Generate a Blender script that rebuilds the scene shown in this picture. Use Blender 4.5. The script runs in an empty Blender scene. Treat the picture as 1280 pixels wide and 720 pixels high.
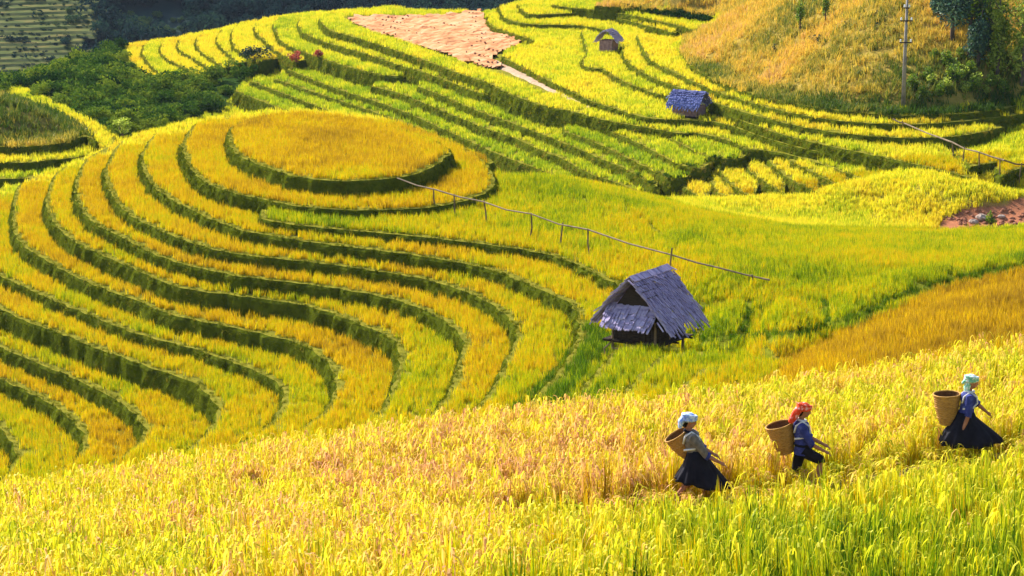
import bpy, bmesh, math, random
import numpy as np
from mathutils import Vector, Matrix, Euler
random.seed(7); rng = np.random.default_rng(7)
R = math.radians
scn = bpy.context.scene
C = scn.collection

# ------------------------------------------------------------------ camera frame used to survey the photograph
F = 3000.0; PITCH = R(12.0); CZ = 40.0
cp, sp = math.cos(PITCH), math.sin(PITCH)
def ray(u, v):
    b = (360.0 - v) / F
    return np.array([(u - 640.0) / F, cp + b * sp, -sp + b * cp])
def at_t(u, v, t, dz=0.0):
    d = ray(u, v) * t; d[2] += CZ + dz; return d
def at_z(u, v, z):
    d = ray(u, v); d = d * (z / d[2]); d[2] += CZ; return d
def project(P):
    P = np.asarray(P, float); x = P[..., 0]; y = P[..., 1]; z = P[..., 2] - CZ
    dep = np.maximum(y * cp - z * sp, 0.01)
    up = y * sp + z * cp
    return 640 + F * x / dep, 360 - F * up / dep, dep

# ------------------------------------------------------------------ small helpers
def new_mesh(name, verts, faces, mat=None, smooth=False):
    me = bpy.data.meshes.new(name)
    me.from_pydata([tuple(map(float, v)) for v in verts], [], [tuple(map(int, f)) for f in faces])
    me.update()
    if mat is not None: me.materials.append(mat)
    if smooth: me.polygons.foreach_set('use_smooth', [True] * len(me.polygons))
    return me
def link(name, me, parent=None):
    o = bpy.data.objects.new(name, me); C.objects.link(o)
    if parent is not None: o.parent = parent
    return o
def thing(name, label, cat, loc=(0, 0, 0), rotz=0, group=None):
    o = bpy.data.objects.new(name, None); C.objects.link(o)
    o.location = loc; o.rotation_euler = (0, 0, rotz); o.empty_display_size = 0.2
    o['label'] = label; o['category'] = cat
    if group: o['group'] = group
    return o
def tag(o, label, cat, group=None):
    o['label'] = label; o['category'] = cat
    if group: o['group'] = group
    return o
def kind(o, k, label=None):
    o['kind'] = k
    if label: o['label'] = label
    return o

class MB:
    """collects geometry for ONE mesh"""
    def __init__(s): s.v = []; s.f = []
    def add(s, vs, fs):
        n = len(s.v); s.v += [tuple(map(float, p)) for p in vs]; s.f += [tuple(i + n for i in f) for f in fs]
    def box(s, c, size, rot=None):
        hx, hy, hz = size[0] / 2, size[1] / 2, size[2] / 2
        vs = [Vector((x, y, z)) for x in (-hx, hx) for y in (-hy, hy) for z in (-hz, hz)]
        if rot is not None: vs = [rot @ p for p in vs]
        c = Vector(c)
        s.add([p + c for p in vs], [(0, 1, 3, 2), (4, 6, 7, 5), (0, 4, 5, 1), (2, 3, 7, 6), (0, 2, 6, 4), (1, 5, 7, 3)])
    def tube(s, pts, rad, n=8, cap=True, flat=1.0):
        pts = [Vector(p) for p in pts]
        if not hasattr(rad, '__len__'): rad = [rad] * len(pts)
        vs = []; fs = []; ref = None
        for i, p in enumerate(pts):
            a = pts[max(i - 1, 0)]; b = pts[min(i + 1, len(pts) - 1)]
            d = (b - a).normalized()
            if ref is None:
                ref = d.orthogonal().normalized()
                if abs(d.z) > 0.5: ref = (Vector((1, 0, 0)) - d * d.x).normalized()
            e1 = (ref - d * ref.dot(d)).normalized(); e2 = d.cross(e1); ref = e1
            for k in range(n):
                an = 2 * math.pi * k / n
                vs.append(p + e1 * math.cos(an) * rad[i] + e2 * math.sin(an) * rad[i] * flat)
        for i in range(len(pts) - 1):
            for k in range(n):
                k2 = (k + 1) % n
                fs.append((i * n + k, i * n + k2, (i + 1) * n + k2, (i + 1) * n + k))
        if cap:
            fs.append(tuple(range(n - 1, -1, -1))); m = (len(pts) - 1) * n
            fs.append(tuple(m + k for k in range(n)))
        s.add(vs, fs)
    def ball(s, c, r, nu=14, nv=9, rot=None):
        if not hasattr(r, '__len__'): r = (r, r, r)
        vs = []; fs = []
        c = Vector(c)
        for j in range(nv + 1):
            th = math.pi * j / nv
            for i in range(nu):
                ph = 2 * math.pi * i / nu
                p = Vector((r[0] * math.sin(th) * math.cos(ph), r[1] * math.sin(th) * math.sin(ph), r[2] * math.cos(th)))
                if rot is not None: p = rot @ p
                vs.append(c + p)
        for j in range(nv):
            for i in range(nu):
                i2 = (i + 1) % nu
                fs.append((j * nu + i, (j + 1) * nu + i, (j + 1) * nu + i2, j * nu + i2))
        s.add(vs, fs)
    def build(s, name, mat, parent=None, smooth=False, mods=None):
        o = link(name, new_mesh(name, s.v, s.f, mat, smooth), parent)
        if mods == 'remesh':
            m = o.modifiers.new('r', 'REMESH'); m.mode = 'VOXEL'; m.voxel_size = 0.008; m.use_smooth_shade = True
            m2 = o.modifiers.new('s', 'SMOOTH'); m2.iterations = 3; m2.factor = 0.5
        return o

# ------------------------------------------------------------------ materials
def mat(name):
    m = bpy.data.materials.new(name); m.use_nodes = True
    nt = m.node_tree; nt.nodes.clear()
    return m, nt
def N(nt, t, **kw):
    n = nt.nodes.new(t)
    for k, v in kw.items():
        if k == 'inp':
            for a, b in v.items(): n.inputs[a].default_value = b
        else: setattr(n, k, v)
    return n
def ramp(nt, stops):
    r = nt.nodes.new('ShaderNodeValToRGB'); e = r.color_ramp.elements
    while len(e) > 1: e.remove(e[-1])
    e[0].position = stops[0][0]; e[0].color = (*stops[0][1], 1)
    for p, c in stops[1:]:
        x = e.new(p); x.color = (*c, 1)
    return r
def simple(name, stops, scale=8.0, rough=0.85, bump=0.0, detail=6, coord='Object', stretch=None, spec=0.0):
    m, nt = mat(name); L = nt.links.new
    out = N(nt, 'ShaderNodeOutputMaterial'); b = N(nt, 'ShaderNodeBsdfPrincipled', inp={'Roughness': rough, 'Specular IOR Level': spec})
    tc = N(nt, 'ShaderNodeTexCoord'); no = N(nt, 'ShaderNodeTexNoise', inp={'Scale': scale, 'Detail': detail, 'Roughness': 0.65})
    if stretch:
        mp = N(nt, 'ShaderNodeMapping'); mp.inputs['Scale'].default_value = stretch
        L(tc.outputs[coord], mp.inputs[0]); L(mp.outputs[0], no.inputs['Vector'])
    else: L(tc.outputs[coord], no.inputs['Vector'])
    r = ramp(nt, stops); L(no.outputs['Fac'], r.inputs[0]); L(r.outputs[0], b.inputs['Base Color'])
    if bump:
        bp = N(nt, 'ShaderNodeBump', inp={'Strength': 0.8, 'Distance': bump}); L(no.outputs['Fac'], bp.inputs['Height']); L(bp.outputs[0], b.inputs['Normal'])
    L(b.outputs[0], out.inputs[0]); return m

def leaf_mat(name, stops, trans=0.45, nscale=0.35, nmix=0.35, fine=0.35, head=None, rough=0.55, spec=.08):
    """plant blades: colour from the instance's own tint + wide soft patches + blade to blade change; light passes through"""
    m, nt = mat(name); L = nt.links.new
    out = N(nt, 'ShaderNodeOutputMaterial')
    at = N(nt, 'ShaderNodeAttribute', attribute_type='INSTANCER', attribute_name='tint')
    geo = N(nt, 'ShaderNodeNewGeometry'); oi = N(nt, 'ShaderNodeObjectInfo')
    no = N(nt, 'ShaderNodeTexNoise', inp={'Scale': nscale, 'Detail': 4.0}); L(geo.outputs['Position'], no.inputs['Vector'])
    def mth(op, a, b):
        n = N(nt, 'ShaderNodeMath', operation=op)
        for i, x in enumerate((a, b)):
            if isinstance(x, (int, float)): n.inputs[i].default_value = x
            else: L(x, n.inputs[i])
        return n.outputs[0]
    a = mth('MULTIPLY', mth('SUBTRACT', no.outputs['Fac'], 0.5), nmix * 2)
    rnd = mth('MULTIPLY', mth('SUBTRACT', geo.outputs['Random Per Island'], 0.5), fine)
    rnd2 = mth('MULTIPLY', mth('SUBTRACT', at.outputs['Fac'], 0.0), 1.0)
    val = mth('ADD', mth('ADD', rnd2, a), rnd)
    r = ramp(nt, stops); L(val, r.inputs[0]); col = r.outputs[0]
    if head:
        va = N(nt, 'ShaderNodeAttribute', attribute_type='GEOMETRY', attribute_name='head')
        mx = N(nt, 'ShaderNodeMix', data_type='RGBA'); L(va.outputs['Fac'], mx.inputs[0]); L(col, mx.inputs[6])
        r2 = ramp(nt, head); L(val, r2.inputs[0]); L(r2.outputs[0], mx.inputs[7]); col = mx.outputs[2]
    d = N(nt, 'ShaderNodeBsdfPrincipled', inp={'Roughness': rough, 'Specular IOR Level': spec}); L(col, d.inputs['Base Color'])
    t = N(nt, 'ShaderNodeBsdfTranslucent'); L(col, t.inputs['Color'])
    s = N(nt, 'ShaderNodeMixShader', inp={0: trans}); L(d.outputs[0], s.inputs[1]); L(t.outputs[0], s.inputs[2])
    L(s.outputs[0], out.inputs[0]); return m

RICE = [(0.0, (.05, .115, .004)), (0.22, (.18, .27, .004)), (0.42, (.44, .46, .003)), (0.56, (.64, .47, .003)), (0.7, (.64, .39, .003)), (0.8, (.56, .33, .006)), (.9, (.40, .27, .008)), (1.0, (.33, .19, .01))]
PALE = [(0.0, (.16, .26, .01)), (0.25, (.30, .39, .008)), (0.38, (.50, .52, .012)), (0.5, (.74, .66, .025)), (0.7, (.74, .58, .02)), (1.0, (.60, .36, .02))]  # sun brightness of the saddle and far plots put into paler leaf colours
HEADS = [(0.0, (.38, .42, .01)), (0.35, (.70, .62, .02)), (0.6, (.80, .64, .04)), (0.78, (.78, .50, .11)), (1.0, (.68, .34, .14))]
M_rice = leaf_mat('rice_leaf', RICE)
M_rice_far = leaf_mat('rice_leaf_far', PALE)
M_rice_near = leaf_mat('rice_plant', RICE, head=HEADS, fine=0.5, nscale=0.5)
M_grass = leaf_mat('bank_grass', [(0, (.042, .056, .003)), (.35, (.070, .096, .004)), (.6, (.16, .17, .005)), (.85, (.28, .25, .02)), (1, (.38, .27, .04))], trans=.3, nscale=.6, spec=0.0)
M_hillgrass = leaf_mat('dry_hill_grass', [(0, (.05, .10, .008)), (.3, (.17, .19, .02)), (.55, (.58, .42, .05)), (.8, (.74, .46, .04)), (1, (.60, .36, .12))], trans=.35, nscale=.25, nmix=.45)
M_bush = leaf_mat('shrub_leaf', [(0, (.010, .030, .008)), (.4, (.030, .075, .010)), (.7, (.075, .14, .014)), (1, (.22, .27, .02))], trans=.3, nscale=.5, nmix=.3, spec=0.0)
M_stubble = leaf_mat('stubble_tuft', [(0, (.35, .22, .10)), (1, (.60, .40, .22))], trans=.2)
M_bank = simple('terrace_bank', [(.25, (.03, .032, .004)), (.45, (.06, .075, .005)), (.6, (.085, .10, .006)), (.8, (.12, .09, .025))], 2.5, bump=.15, coord='Object')
M_tread = simple('terrace_soil', [(.3, (.10, .10, .012)), (.6, (.20, .18, .02)), (.8, (.26, .19, .03))], 3.0, bump=.05)
def attr_ground():
    m, nt = mat('field_ground'); L = nt.links.new
    out = N(nt, 'ShaderNodeOutputMaterial'); b = N(nt, 'ShaderNodeBsdfPrincipled', inp={'Roughness': .95, 'Specular IOR Level': 0.0})
    at = N(nt, 'ShaderNodeAttribute', attribute_type='GEOMETRY', attribute_name='Col')
    tc = N(nt, 'ShaderNodeTexCoord'); no = N(nt, 'ShaderNodeTexNoise', inp={'Scale': 1.6, 'Detail': 8.0, 'Roughness': .7}); L(tc.outputs['Object'], no.inputs['Vector'])
    mr = N(nt, 'ShaderNodeMapRange', inp={1: .25, 2: .75, 3: .45, 4: 1.4}); L(no.outputs['Fac'], mr.inputs[0])
    mx = N(nt, 'ShaderNodeMix', data_type='RGBA', blend_type='MULTIPLY', inp={0: 1.0}); L(at.outputs['Color'], mx.inputs[6]); L(mr.outputs[0], mx.inputs[7])
    L(mx.outputs[2], b.inputs['Base Color'])
    bp = N(nt, 'ShaderNodeBump', inp={'Strength': .8, 'Distance': .15}); L(no.outputs['Fac'], bp.inputs['Height']); L(bp.outputs[0], b.inputs['Normal'])
    L(b.outputs[0], out.inputs[0]); return m
M_ground = attr_ground()

# ------------------------------------------------------------------ terrace contours, surveyed lip by lip; z below the camera
Lay = []   # dict(name, z, px, close(world xy), tint, drop)
def layer(z, px, close=None, tint=.55, drop=.8, sub=True, bank=.4, tail=None, rice=True):
    Lay.append(dict(z=z, px=px, close=close or [], tint=tint, drop=drop, sub=sub, bank=bank, pxback=tail or [], rice=rice))
HR = [(6, 54.5), (9, 62), (8.3, 76), (4.5, 86), (0.5, 96), (-1.5, 103)]        # buried right hand side of the near hill
# --- near hill
layer(-15.0, [(285,159),(287,172),(297,185),(320,196),(345,204),(362,210),(400,216),(437,217),(475,215),(512,211),(537,202),(560,187),(566,181),(552,172),(525,161),(487,150),(450,141),(412,136),(375,134),(335,136),(305,143),(290,151)], tint=.66, drop=.75)
layer(-15.68, [(226,172),(229,182),(234,197),(246,212),(262,222),(287,231),(320,238),(362,247),(400,251),(437,253),(475,253),(525,251),(562,246),(587,240),(612,230),(620,217),(615,205),(600,187),(562,167),(480,139),(400,131),(320,132),(260,141),(242,150),(232,161)], tint=.62, drop=.6)
layer(-16.03, [(325,262),(330,265),(350,269),(375,272),(425,277),(475,281),(525,286),(575,291),(620,297),(660,302),(697,311),(722,321),(747,332),(775,347),(790,353)], tail=[(815,350),(830,335),(850,300),(790,250),(690,219),(625,208),(560,195),(400,190),(330,225)], tint=.40, drop=.5)
def near(z, px, back, tint, drop, cl):
    layer(z, px, close=cl, tail=back, tint=tint, drop=drop)
near(-16.38, [(178,181),(175,192),(180,210),(192,225),(212,240),(237,252),(262,264),(287,273),(300,279),(337,284),(375,291),(412,296),(450,300),(500,306),(550,314),(587,320),(620,328),(647,339),(685,355),(710,366),(722,377),(724,395),(722,410),(717,422),(705,445),(685,467),(660,492),(635,515),(610,537)],
     [(620,193),(480,140),(320,138),(260,143),(215,149),(195,158),(184,170)], .58, .65, [(-1.5, 55)] + HR)
near(-16.9, [(131,201),(129,210),(135,227),(145,245),(162,260),(175,267),(200,279),(225,289),(250,297),(275,304),(300,308),(350,314),(387,317),(425,322),(475,329),(525,337),(562,347),(600,361),(625,376),(640,390),(646,403),(646,412),(635,432),(627,455),(610,480),(597,495),(585,507),(555,530),(520,555)],
     [(560,175),(480,143),(300,142),(215,150),(165,162),(145,175),(136,190)], .6, .65, [(-4, 55)] + HR)
near(-17.4, [(96,213),(92,227),(96,245),(107,262),(125,275),(150,286),(175,300),(200,311),(225,320),(250,325),(275,331),(300,336),(350,341),(400,347),(450,355),(487,362),(525,374),(550,387),(570,400),(578,412),(580,425),(572,447),(565,470),(555,487),(542,502),(525,518),(495,540),(460,565)],
     [(560,180),(480,146),(300,144),(215,152),(165,164),(130,178),(108,190),(100,203)], .66, .7, [(-5.5, 55)] + HR)
near(-17.95, [(61,229),(56,242),(62,264),(80,285),(100,297),(120,307),(150,319),(175,330),(200,341),(225,350),(250,354),(275,357),(300,360),(350,366),(387,372),(425,385),(462,400),(490,411),(498,424),(499,445),(492,470),(482,490),(470,505),(450,517),(420,532),(385,552),(345,578)],
     [(560,185),(480,150),(300,148),(215,155),(165,166),(120,182),(85,197),(68,210),(63,220)], .5, .85, [(-7.5, 55)] + HR)
near(-18.65, [(17,243),(15,262),(17,285),(30,300),(50,312),(75,327),(100,339),(125,350),(150,359),(175,367),(200,379),(225,386),(250,391),(275,396),(300,401),(337,409),(365,416),(385,424),(402,435),(415,447),(420,465),(419,480),(410,497),(395,512),(370,527),(330,547),(285,575)],
     [(560,190),(480,155),(300,152),(215,158),(165,170),(120,184),(80,200),(40,213),(22,225),(18,235)], .62, .8, [(-9.5, 55)] + HR)
near(-19.3, [(-40,322),(0,336),(25,347),(50,359),(75,370),(100,379),(125,390),(150,400),(175,409),(200,415),(225,421),(250,428),(287,441),(312,450),(330,458),(347,467),(355,479),(355,489),(347,505),(337,518),(320,531),(280,552),(230,582)],
     [(560,195),(480,160),(300,157),(165,175),(100,192),(40,216),(0,228),(-30,245),(-60,290)], .48, .65, [(-11, 55)] + HR)
near(-19.75, [(-50,350),(0,376),(25,390),(62,402),(87,411),(112,423),(150,435),(175,445),(212,457),(240,466),(257,480),(271,497),(271,512),(260,527),(245,542),(220,558),(190,573),(150,592)],
     [(560,200),(480,165),(300,162),(100,200),(0,236),(-60,262),(-95,310)], .6, 1.0, [(-13, 55)] + HR)
near(-20.6, [(-60,398),(0,425),(37,440),(75,455),(105,469),(132,482),(157,497),(175,514),(181,527),(175,541),(162,553),(140,566),(100,588),(60,610)],
     [(560,205),(300,170),(100,208),(0,244),(-100,275),(-125,340)], .55, .8, [(-15.5, 55)] + HR)
near(-21.2, [(-60,435),(0,464),(25,475),(50,487),(75,502),(92,517),(104,532),(106,546),(97,560),(80,573),(37,597),(0,618)],
     [(560,210),(300,180),(100,215),(0,252),(-130,290),(-150,370)], .66, .8, [(-17.5, 55)] + HR)
near(-21.8, [(-60,480),(-10,515),(10,535),(19,552),(19,565),(8,582),(-10,598),(-60,625)],
     [(560,215),(300,190),(0,262),(-160,300),(-180,400)], .55, .8, [(-20, 55)] + HR)
layer(-22.4, [(-200,420),(300,420),(560,480),(400,640),(-100,680)], tint=.62, drop=1.0, sub=False)
# little terraces in front of the field hut, stepping up towards the right
layer(-15.95, [(769,426),(750,447),(730,470),(710,492),(695,508),(660,540)], close=[(3,54.5),(7.5,55),(7.5,66)], tail=[(812,423)], tint=.40, drop=.8)
layer(-15.5, [(825,433),(800,455),(777,482),(755,510),(735,530)], close=[(4.5,54.5),(8.5,56),(8.5,64)], tail=[(880,424),(850,428)], tint=.48, drop=.8)
layer(-15.0, [(880,448),(858,462),(835,485),(815,510)], close=[(5.5,54),(9.5,55),(9.5,62)], tail=[(935,440),(905,442)], tint=.55, drop=.8)
# swelling plots between hut and gully
# --- left knoll
layer(-18.1, [(-40,173),(0,176),(25,177),(62,174),(85,171),(105,162),(118,166),(121,172),(112,160),(95,148),(70,135),(40,122),(0,112),(-40,110)], tint=.3, drop=.6, sub=True, rice=False)
layer(-18.6, [(-40,196),(0,196),(40,196),(57,193),(95,190),(125,182),(145,172),(142,164),(125,150),(100,140),(60,128),(0,120),(-40,120)], tint=.55, drop=.6)
layer(-19.1, [(-40,216),(0,216),(30,216),(52,211),(75,204),(150,180),(130,150),(-40,130)], tint=.35, drop=.9)
# --- far slope, right hand: the big contours
def far(z, px, tint, drop=.65, back=30, tail=None, close=None, bank=.55, rice=True, sub=True):
    if close is None and tail is None:
        a = at_z(*px[-1], z); b = at_z(*px[0], z)
        close = [(a[0] + 1, a[1] + back), (b[0], b[1] + back)]
    layer(z, px, close=close, tail=tail, tint=tint, drop=drop, bank=bank, rice=rice, sub=sub)
far(-16.35, [(862,73),(868,79),(885,90),(900,97),(935,109),(968,118),(1035,130),(1102,136),(1136,137.5),(1200,135),(1253,130),(1280,122),(1340,110)], .5, .5, back=8, rice=False)
far(-16.65, [(807,62),(816,72),(850,88),(887,105),(900,110),(940,122),(968,130),(1035,143),(1102,148),(1169,148),(1280,136),(1340,125)], .6, .6, back=12)
far(-17.0, [(779,60),(784,73),(812,90),(850,103),(887,119),(917,130),(984,148),(1052,160),(1136,166),(1203,163),(1253,152)], .56, .6, back=14)
far(-17.4, [(735,63),(728,70),(727,76),(740,80),(752,79),(775,94),(812,109),(850,117),(900,132),(934,147),(981,162),(1018,171),(1085,185),(1152,199),(1213,214)], .45, .6, back=16)
far(-17.75, [(611,13),(608,24),(622,32),(641,37),(659,43),(672,47),(655,55),(632,62),(627,66),(640,72),(659,81),(687,96),(716,109),(737,120),(775,131),(801,140),(838,143),(870,143),(905,147),(950,163),(1000,178),(1040,184),(1072,187),(1119,202),(1159,218)], .5, .7,
    close=[(36, 122), (45, 215), (8, 215)], tail=[(700, -12), (640, 1)])
far(-18.15, [(404,26),(412,34),(432,38),(470,50),(507,62),(540,73),(575,87),(612,98),(631,109),(659,120),(684,127),(725,135),(760,145),(800,151),(830,157),(850,160),(874,159),(916,170),(931,179),(962,181),(991,187),(1005,191),(1037,200),(1090,222)], .43, .75,
    close=[(34, 118), (45, 215)], tail=[(640, 7), (611, 9), (560, 9), (423, 9), (404, 13), (398, 19)])
far(-18.75, [(378,37),(383,38),(400,46),(432,55),(470,66),(498,76),(537,87),(575,102),(603,112),(622,113),(650,112)], .40, .7, close=[(6, 175), (-10, 205)], tail=[(423,10),(400,10.5),(378,13),(372,24)])
far(-19.3, [(346,37),(350,47),(367,55),(404,69),(451,83),(494,91),(530,88)], .36, .9, close=[(0, 180), (-14, 205)], tail=[(378,13),(350,16.5),(341,25)])
# left shoulder
far(-19.75, [(318,31),(322,40),(335,50),(345,60),(370,72)], .6, .5, close=[(-8, 188), (-14, 205)], tail=[(350,17),(327,19.5),(319,25)])
far(-20.1, [(290,36),(289,46),(292,55),(303,62),(322,72)], .58, .5, close=[(-10, 190), (-14, 205)], tail=[(327,20.5),(300,25),(291,30)])
far(-20.45, [(277,34),(271,42),(270,50),(285,62),(296,74)], .5, .5, close=[(-12, 190), (-16, 205)], tail=[(300,26),(280,30)])
far(-20.75, [(247,42),(244,50),(248,58),(262,68),(280,80)], .62, .5, close=[(-14, 190), (-18, 205)], tail=[(280,31),(255,35.5)])
far(-21.05, [(224,46),(221,54),(226,61),(242,68),(262,82)], .56, .5, close=[(-16, 190), (-20, 206)], tail=[(255,36),(230,40.5)])
far(-21.35, [(203,50),(199,58),(204,67),(222,76),(246,90)], .64, .5, close=[(-18, 190), (-20, 206)], tail=[(230,41),(207,44.5)])
far(-21.65, [(181,52),(176,60),(183,72),(196,84),(207,96)], .4, .5, close=[(-20, 190), (-22, 206)], tail=[(207,45),(186,47.5)])
far(-21.95, [(157,52),(156,60),(163,72),(174,84),(192,98)], .7, .8, close=[(-22, 190), (-26, 208)], tail=[(186,48),(165,50)])
# long straight strips down the middle
far(-18.45, [(825,161),(847,170),(876,186),(900,191),(916,192),(928,190),(936,185)], .32, .6, back=8)
far(-18.65, [(761,157),(791,168),(819,183),(847,198),(870,204),(881,202),(888,195),(890,188)], .36, .6, back=9)
far(-19.0, [(707,159),(735,167),(772,184),(810,203),(836,216),(852,216),(863,211),(869,204)], .22, .6, back=11)
far(-19.35, [(524,103),(556,115),(592,131),(630,144),(660,155),(697,169),(735,184),(750,192),(782,203),(801,215),(823,226)], .28, .65, back=14)
far(-19.85, [(466,103),(499,110),(536,126),(574,141),(611,156),(649,168),(677,182),(705,192),(714,197),(722,203),(744,213),(772,221),(791,230),(810,234)], .28, .65, back=16)
far(-20.4, [(361,82),(414,104),(470,121),(517,138),(555,156),(592,172),(630,190),(660,200),(688,210),(714,220),(760,236)], .28, .65, back=18)
far(-20.85, [(344,94),(414,117),(479,138),(517,152),(555,170),(600,190)], .28, .65, back=20)
far(-21.2, [(314,97),(360,114),(414,134),(460,152)], .28, .65, back=20)
far(-21.6, [(294,108),(325,121),(356,132),(400,152)], .28, .8, back=20)
# the fan of short plots above the saddle
far(-18.3, [(990,195),(1019,210),(1056,227)], .6, .5, back=5)
far(-18.55, [(966,200),(981,212),(1000,223),(1022,233)], .6, .5, back=6)
far(-18.8, [(938,209),(962,223),(978,235)], .56, .5, back=6)
far(-19.0, [(904,213),(917,227),(942,240)], .6, .5, back=6)
far(-19.2, [(886,214),(895,232),(914,244)], .66, .5, back=6)
far(-19.35, [(845,221),(862,231),(882,243)], .72, .5, back=6)
far(-17.25, [(1213,200),(1245,195),(1300,186)], .5, .35, back=4)
far(-17.4, [(1254,210),(1270,203),(1310,196)], .5, .35, back=4)
# upper shelves below the skyline
far(-17.35, [(622,4),(625,9),(629,17),(644,23),(669,26),(706,26),(737,28),(766,35),(788,40),(797,46)], .46, .6, close=[(11, 180), (12, 200)], tail=[(690, -10), (635, 1)])
far(-16.95, [(648,0),(650,4),(654,11),(669,14),(700,12),(737,11),(775,18),(812,28),(844,36)], .46, .6, close=[(14, 180), (14, 200)], tail=[(720, -14)])
far(-16.6, [(690,1),(700,3.5),(737,7),(775,11),(812,19),(850,27),(871,34)], .4, .5, close=[(16, 178), (14, 200)], tail=[(760, -14)])
far(-16.2, [(745,2),(775,4),(831,9),(869,12),(906,18)], .3, .6, close=[(18, 180), (16, 198)], tail=[(800, -14)], rice=False)

def chaikin(P, it=2):
    P = np.asarray(P, float)
    for _ in range(it):
        Q = np.empty((2 * len(P) - 2, 2)); Q[0::2] = .75 * P[:-1] + .25 * P[1:]; Q[1::2] = .25 * P[:-1] + .75 * P[1:]
        P = np.vstack([P[:1], Q, P[-1:]])
    return P
def resample(P, step):
    d = np.r_[0, np.cumsum(np.linalg.norm(np.diff(P, axis=0), axis=1))]
    n = max(2, int(d[-1] / step) + 1); s = np.linspace(0, d[-1], n)
    return np.c_[np.interp(s, d, P[:, 0]), np.interp(s, d, P[:, 1])]
def signed_area(P):
    x, y = P[:, 0], P[:, 1]; return .5 * np.sum(x * np.roll(y, -1) - np.roll(x, -1) * y)
def offset(P, d):
    """closed ccw polygon moved outward by d"""
    t = np.roll(P, -1, 0) - np.roll(P, 1, 0); t /= np.linalg.norm(t, axis=1)[:, None] + 1e-9
    return P + np.c_[t[:, 1], -t[:, 0]] * (d if np.isscalar(d) else d[:, None])
def inside(P, X, Y):
    res = np.zeros(len(X), bool)
    m = (X >= P[:, 0].min()) & (X <= P[:, 0].max()) & (Y >= P[:, 1].min()) & (Y <= P[:, 1].max())
    idx = np.nonzero(m)[0]
    if len(idx) == 0: return res
    x = X[idx]; y = Y[idx]; c = np.zeros(len(idx), bool)
    x0, y0 = P[:, 0], P[:, 1]; x1, y1 = np.roll(x0, -1), np.roll(y0, -1)
    for i in range(len(P)):
        if y0[i] == y1[i]: continue
        k = (y0[i] > y) != (y1[i] > y)
        if not k.any(): continue
        c[k] ^= x[k] < (x1[i] - x0[i]) * (y[k] - y0[i]) / (y1[i] - y0[i]) + x0[i]
    res[idx] = c; return res

RH = 0.30                                    # terraced rice stands this much above its soil
for L_ in Lay:
    z = L_['z']
    lip = np.array([at_z(u, v, z)[:2] for u, v in chaikin(L_['px'], 2)])
    step = .35 if lip[:, 1].min() < 112 else .5
    lip = resample(lip, step)
    lip = lip + np.c_[np.sin(np.arange(len(lip)) * 1.3 + z), np.cos(np.arange(len(lip)) * 1.7 + 2 * z)] * .04 + rng.normal(0, .025, lip.shape)
    rest = []
    if L_['close']: rest += [tuple(p) for p in L_['close']]
    if L_['pxback']: rest += [tuple(at_z(u, v, z)[:2]) for u, v in L_['pxback']]
    P = np.vstack([lip, np.array(rest)]) if rest else lip
    if rest:
        tailp = resample(np.vstack([lip[-1:], np.array(rest), lip[:1]]), 1.0)[1:-1]
        P = np.vstack([lip, tailp])
    nl = len(lip)
    if signed_area(P) < 0:
        P = P[::-1].copy(); lipmask = np.r_[np.zeros(len(P) - nl, bool), np.ones(nl, bool)]
    else: lipmask = np.r_[np.ones(nl, bool), np.zeros(len(P) - nl, bool)]
    L_['P'] = P; L_['lipmask'] = lipmask; L_['top'] = z + CZ - RH
    L_['out'] = offset(P, .20); L_['ins'] = offset(P, -.27 if L_['P'][:, 1].mean() < 110 else -.17)

def make_terrace(L_):
    P = L_['P']; n = len(P); zt = L_['top']; dp = L_['drop'] + .25
    rings = [P, offset(P, .06 + rng.normal(0, .02, n)), offset(P, .15 + rng.normal(0, .035, n)), offset(P, .24 + rng.normal(0, .04, n)), offset(P, .28)]
    zs = [zt, zt - .10, zt - dp * .5, zt - dp, zt - dp - 1.6]
    v = []; f = []
    for r_, z in zip(rings, zs):
        for p in r_: v.append((p[0], p[1], z))
    f.append(tuple(range(n)))
    for k in range(len(rings) - 1):
        for i in range(n):
            j = (i + 1) % n
            f.append((k * n + j, k * n + i, (k + 1) * n + i, (k + 1) * n + j))
    me = new_mesh('terrace', v, f, M_tread); me.materials.append(M_bank)
    for p in me.polygons[1:]: p.material_index = 1
    o = link('terrace', me); kind(o, 'structure'); return o
for L_ in Lay: make_terrace(L_)

# ------------------------------------------------------------------ the sloping ground between the terraces
G = []
def g(u, v, t, dz=0.0): G.append(at_t(u, v, t, dz))
def gw(x, y, z): G.append(np.array([x, y, z + CZ]))
# foreground field (soil; plants stand .8 above it)
for a in [(0,660,45),(160,640,46),(320,608,47),(480,585,48.5),(640,560,50),(820,541,51.5),(1000,521,53),(1140,499,54),(1280,475,55.5),(1420,450,56.5),(-140,680,44),
          (0,760,31),(640,768,28.5),(1280,768,27),(320,765,30),(960,768,27.8),(0,705,38),(320,690,38.5),(640,660,38.5)]: g(*a)
PATH_PX = [(780,642,37.2),(872,622,38),(1005,607,40),(1205,572,42),(1330,553,43.5)]
for u, v, t in PATH_PX: g(u, v, t, -.38)
for x in (-18, -6, 6, 18): gw(x, 20, -8.2); gw(x, 10, -5.5); gw(x, 2, -2.6)
gw(-22, 40, -13.5); gw(-30, 30, -13); gw(22, 32, -8.5); gw(24, 45, -10.5)
# drop behind the brow
for x, y, z in [(-14,49,-17),(-10,50,-17),(-6,51.5,-16.6),(-2,53.5,-16.4),(-16,56,-22),(-9,58,-21),(-3,59,-20),(1.5,56.5,-16.9),(-24,52,-20),(-26,62,-24)]: gw(x, y, z)
for x, y, z in [(3.4,54.2,-15.9),(5,54.0,-15.2),(8,55,-14.3),(12,56.6,-13.5)]: gw(x, y, z)
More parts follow.
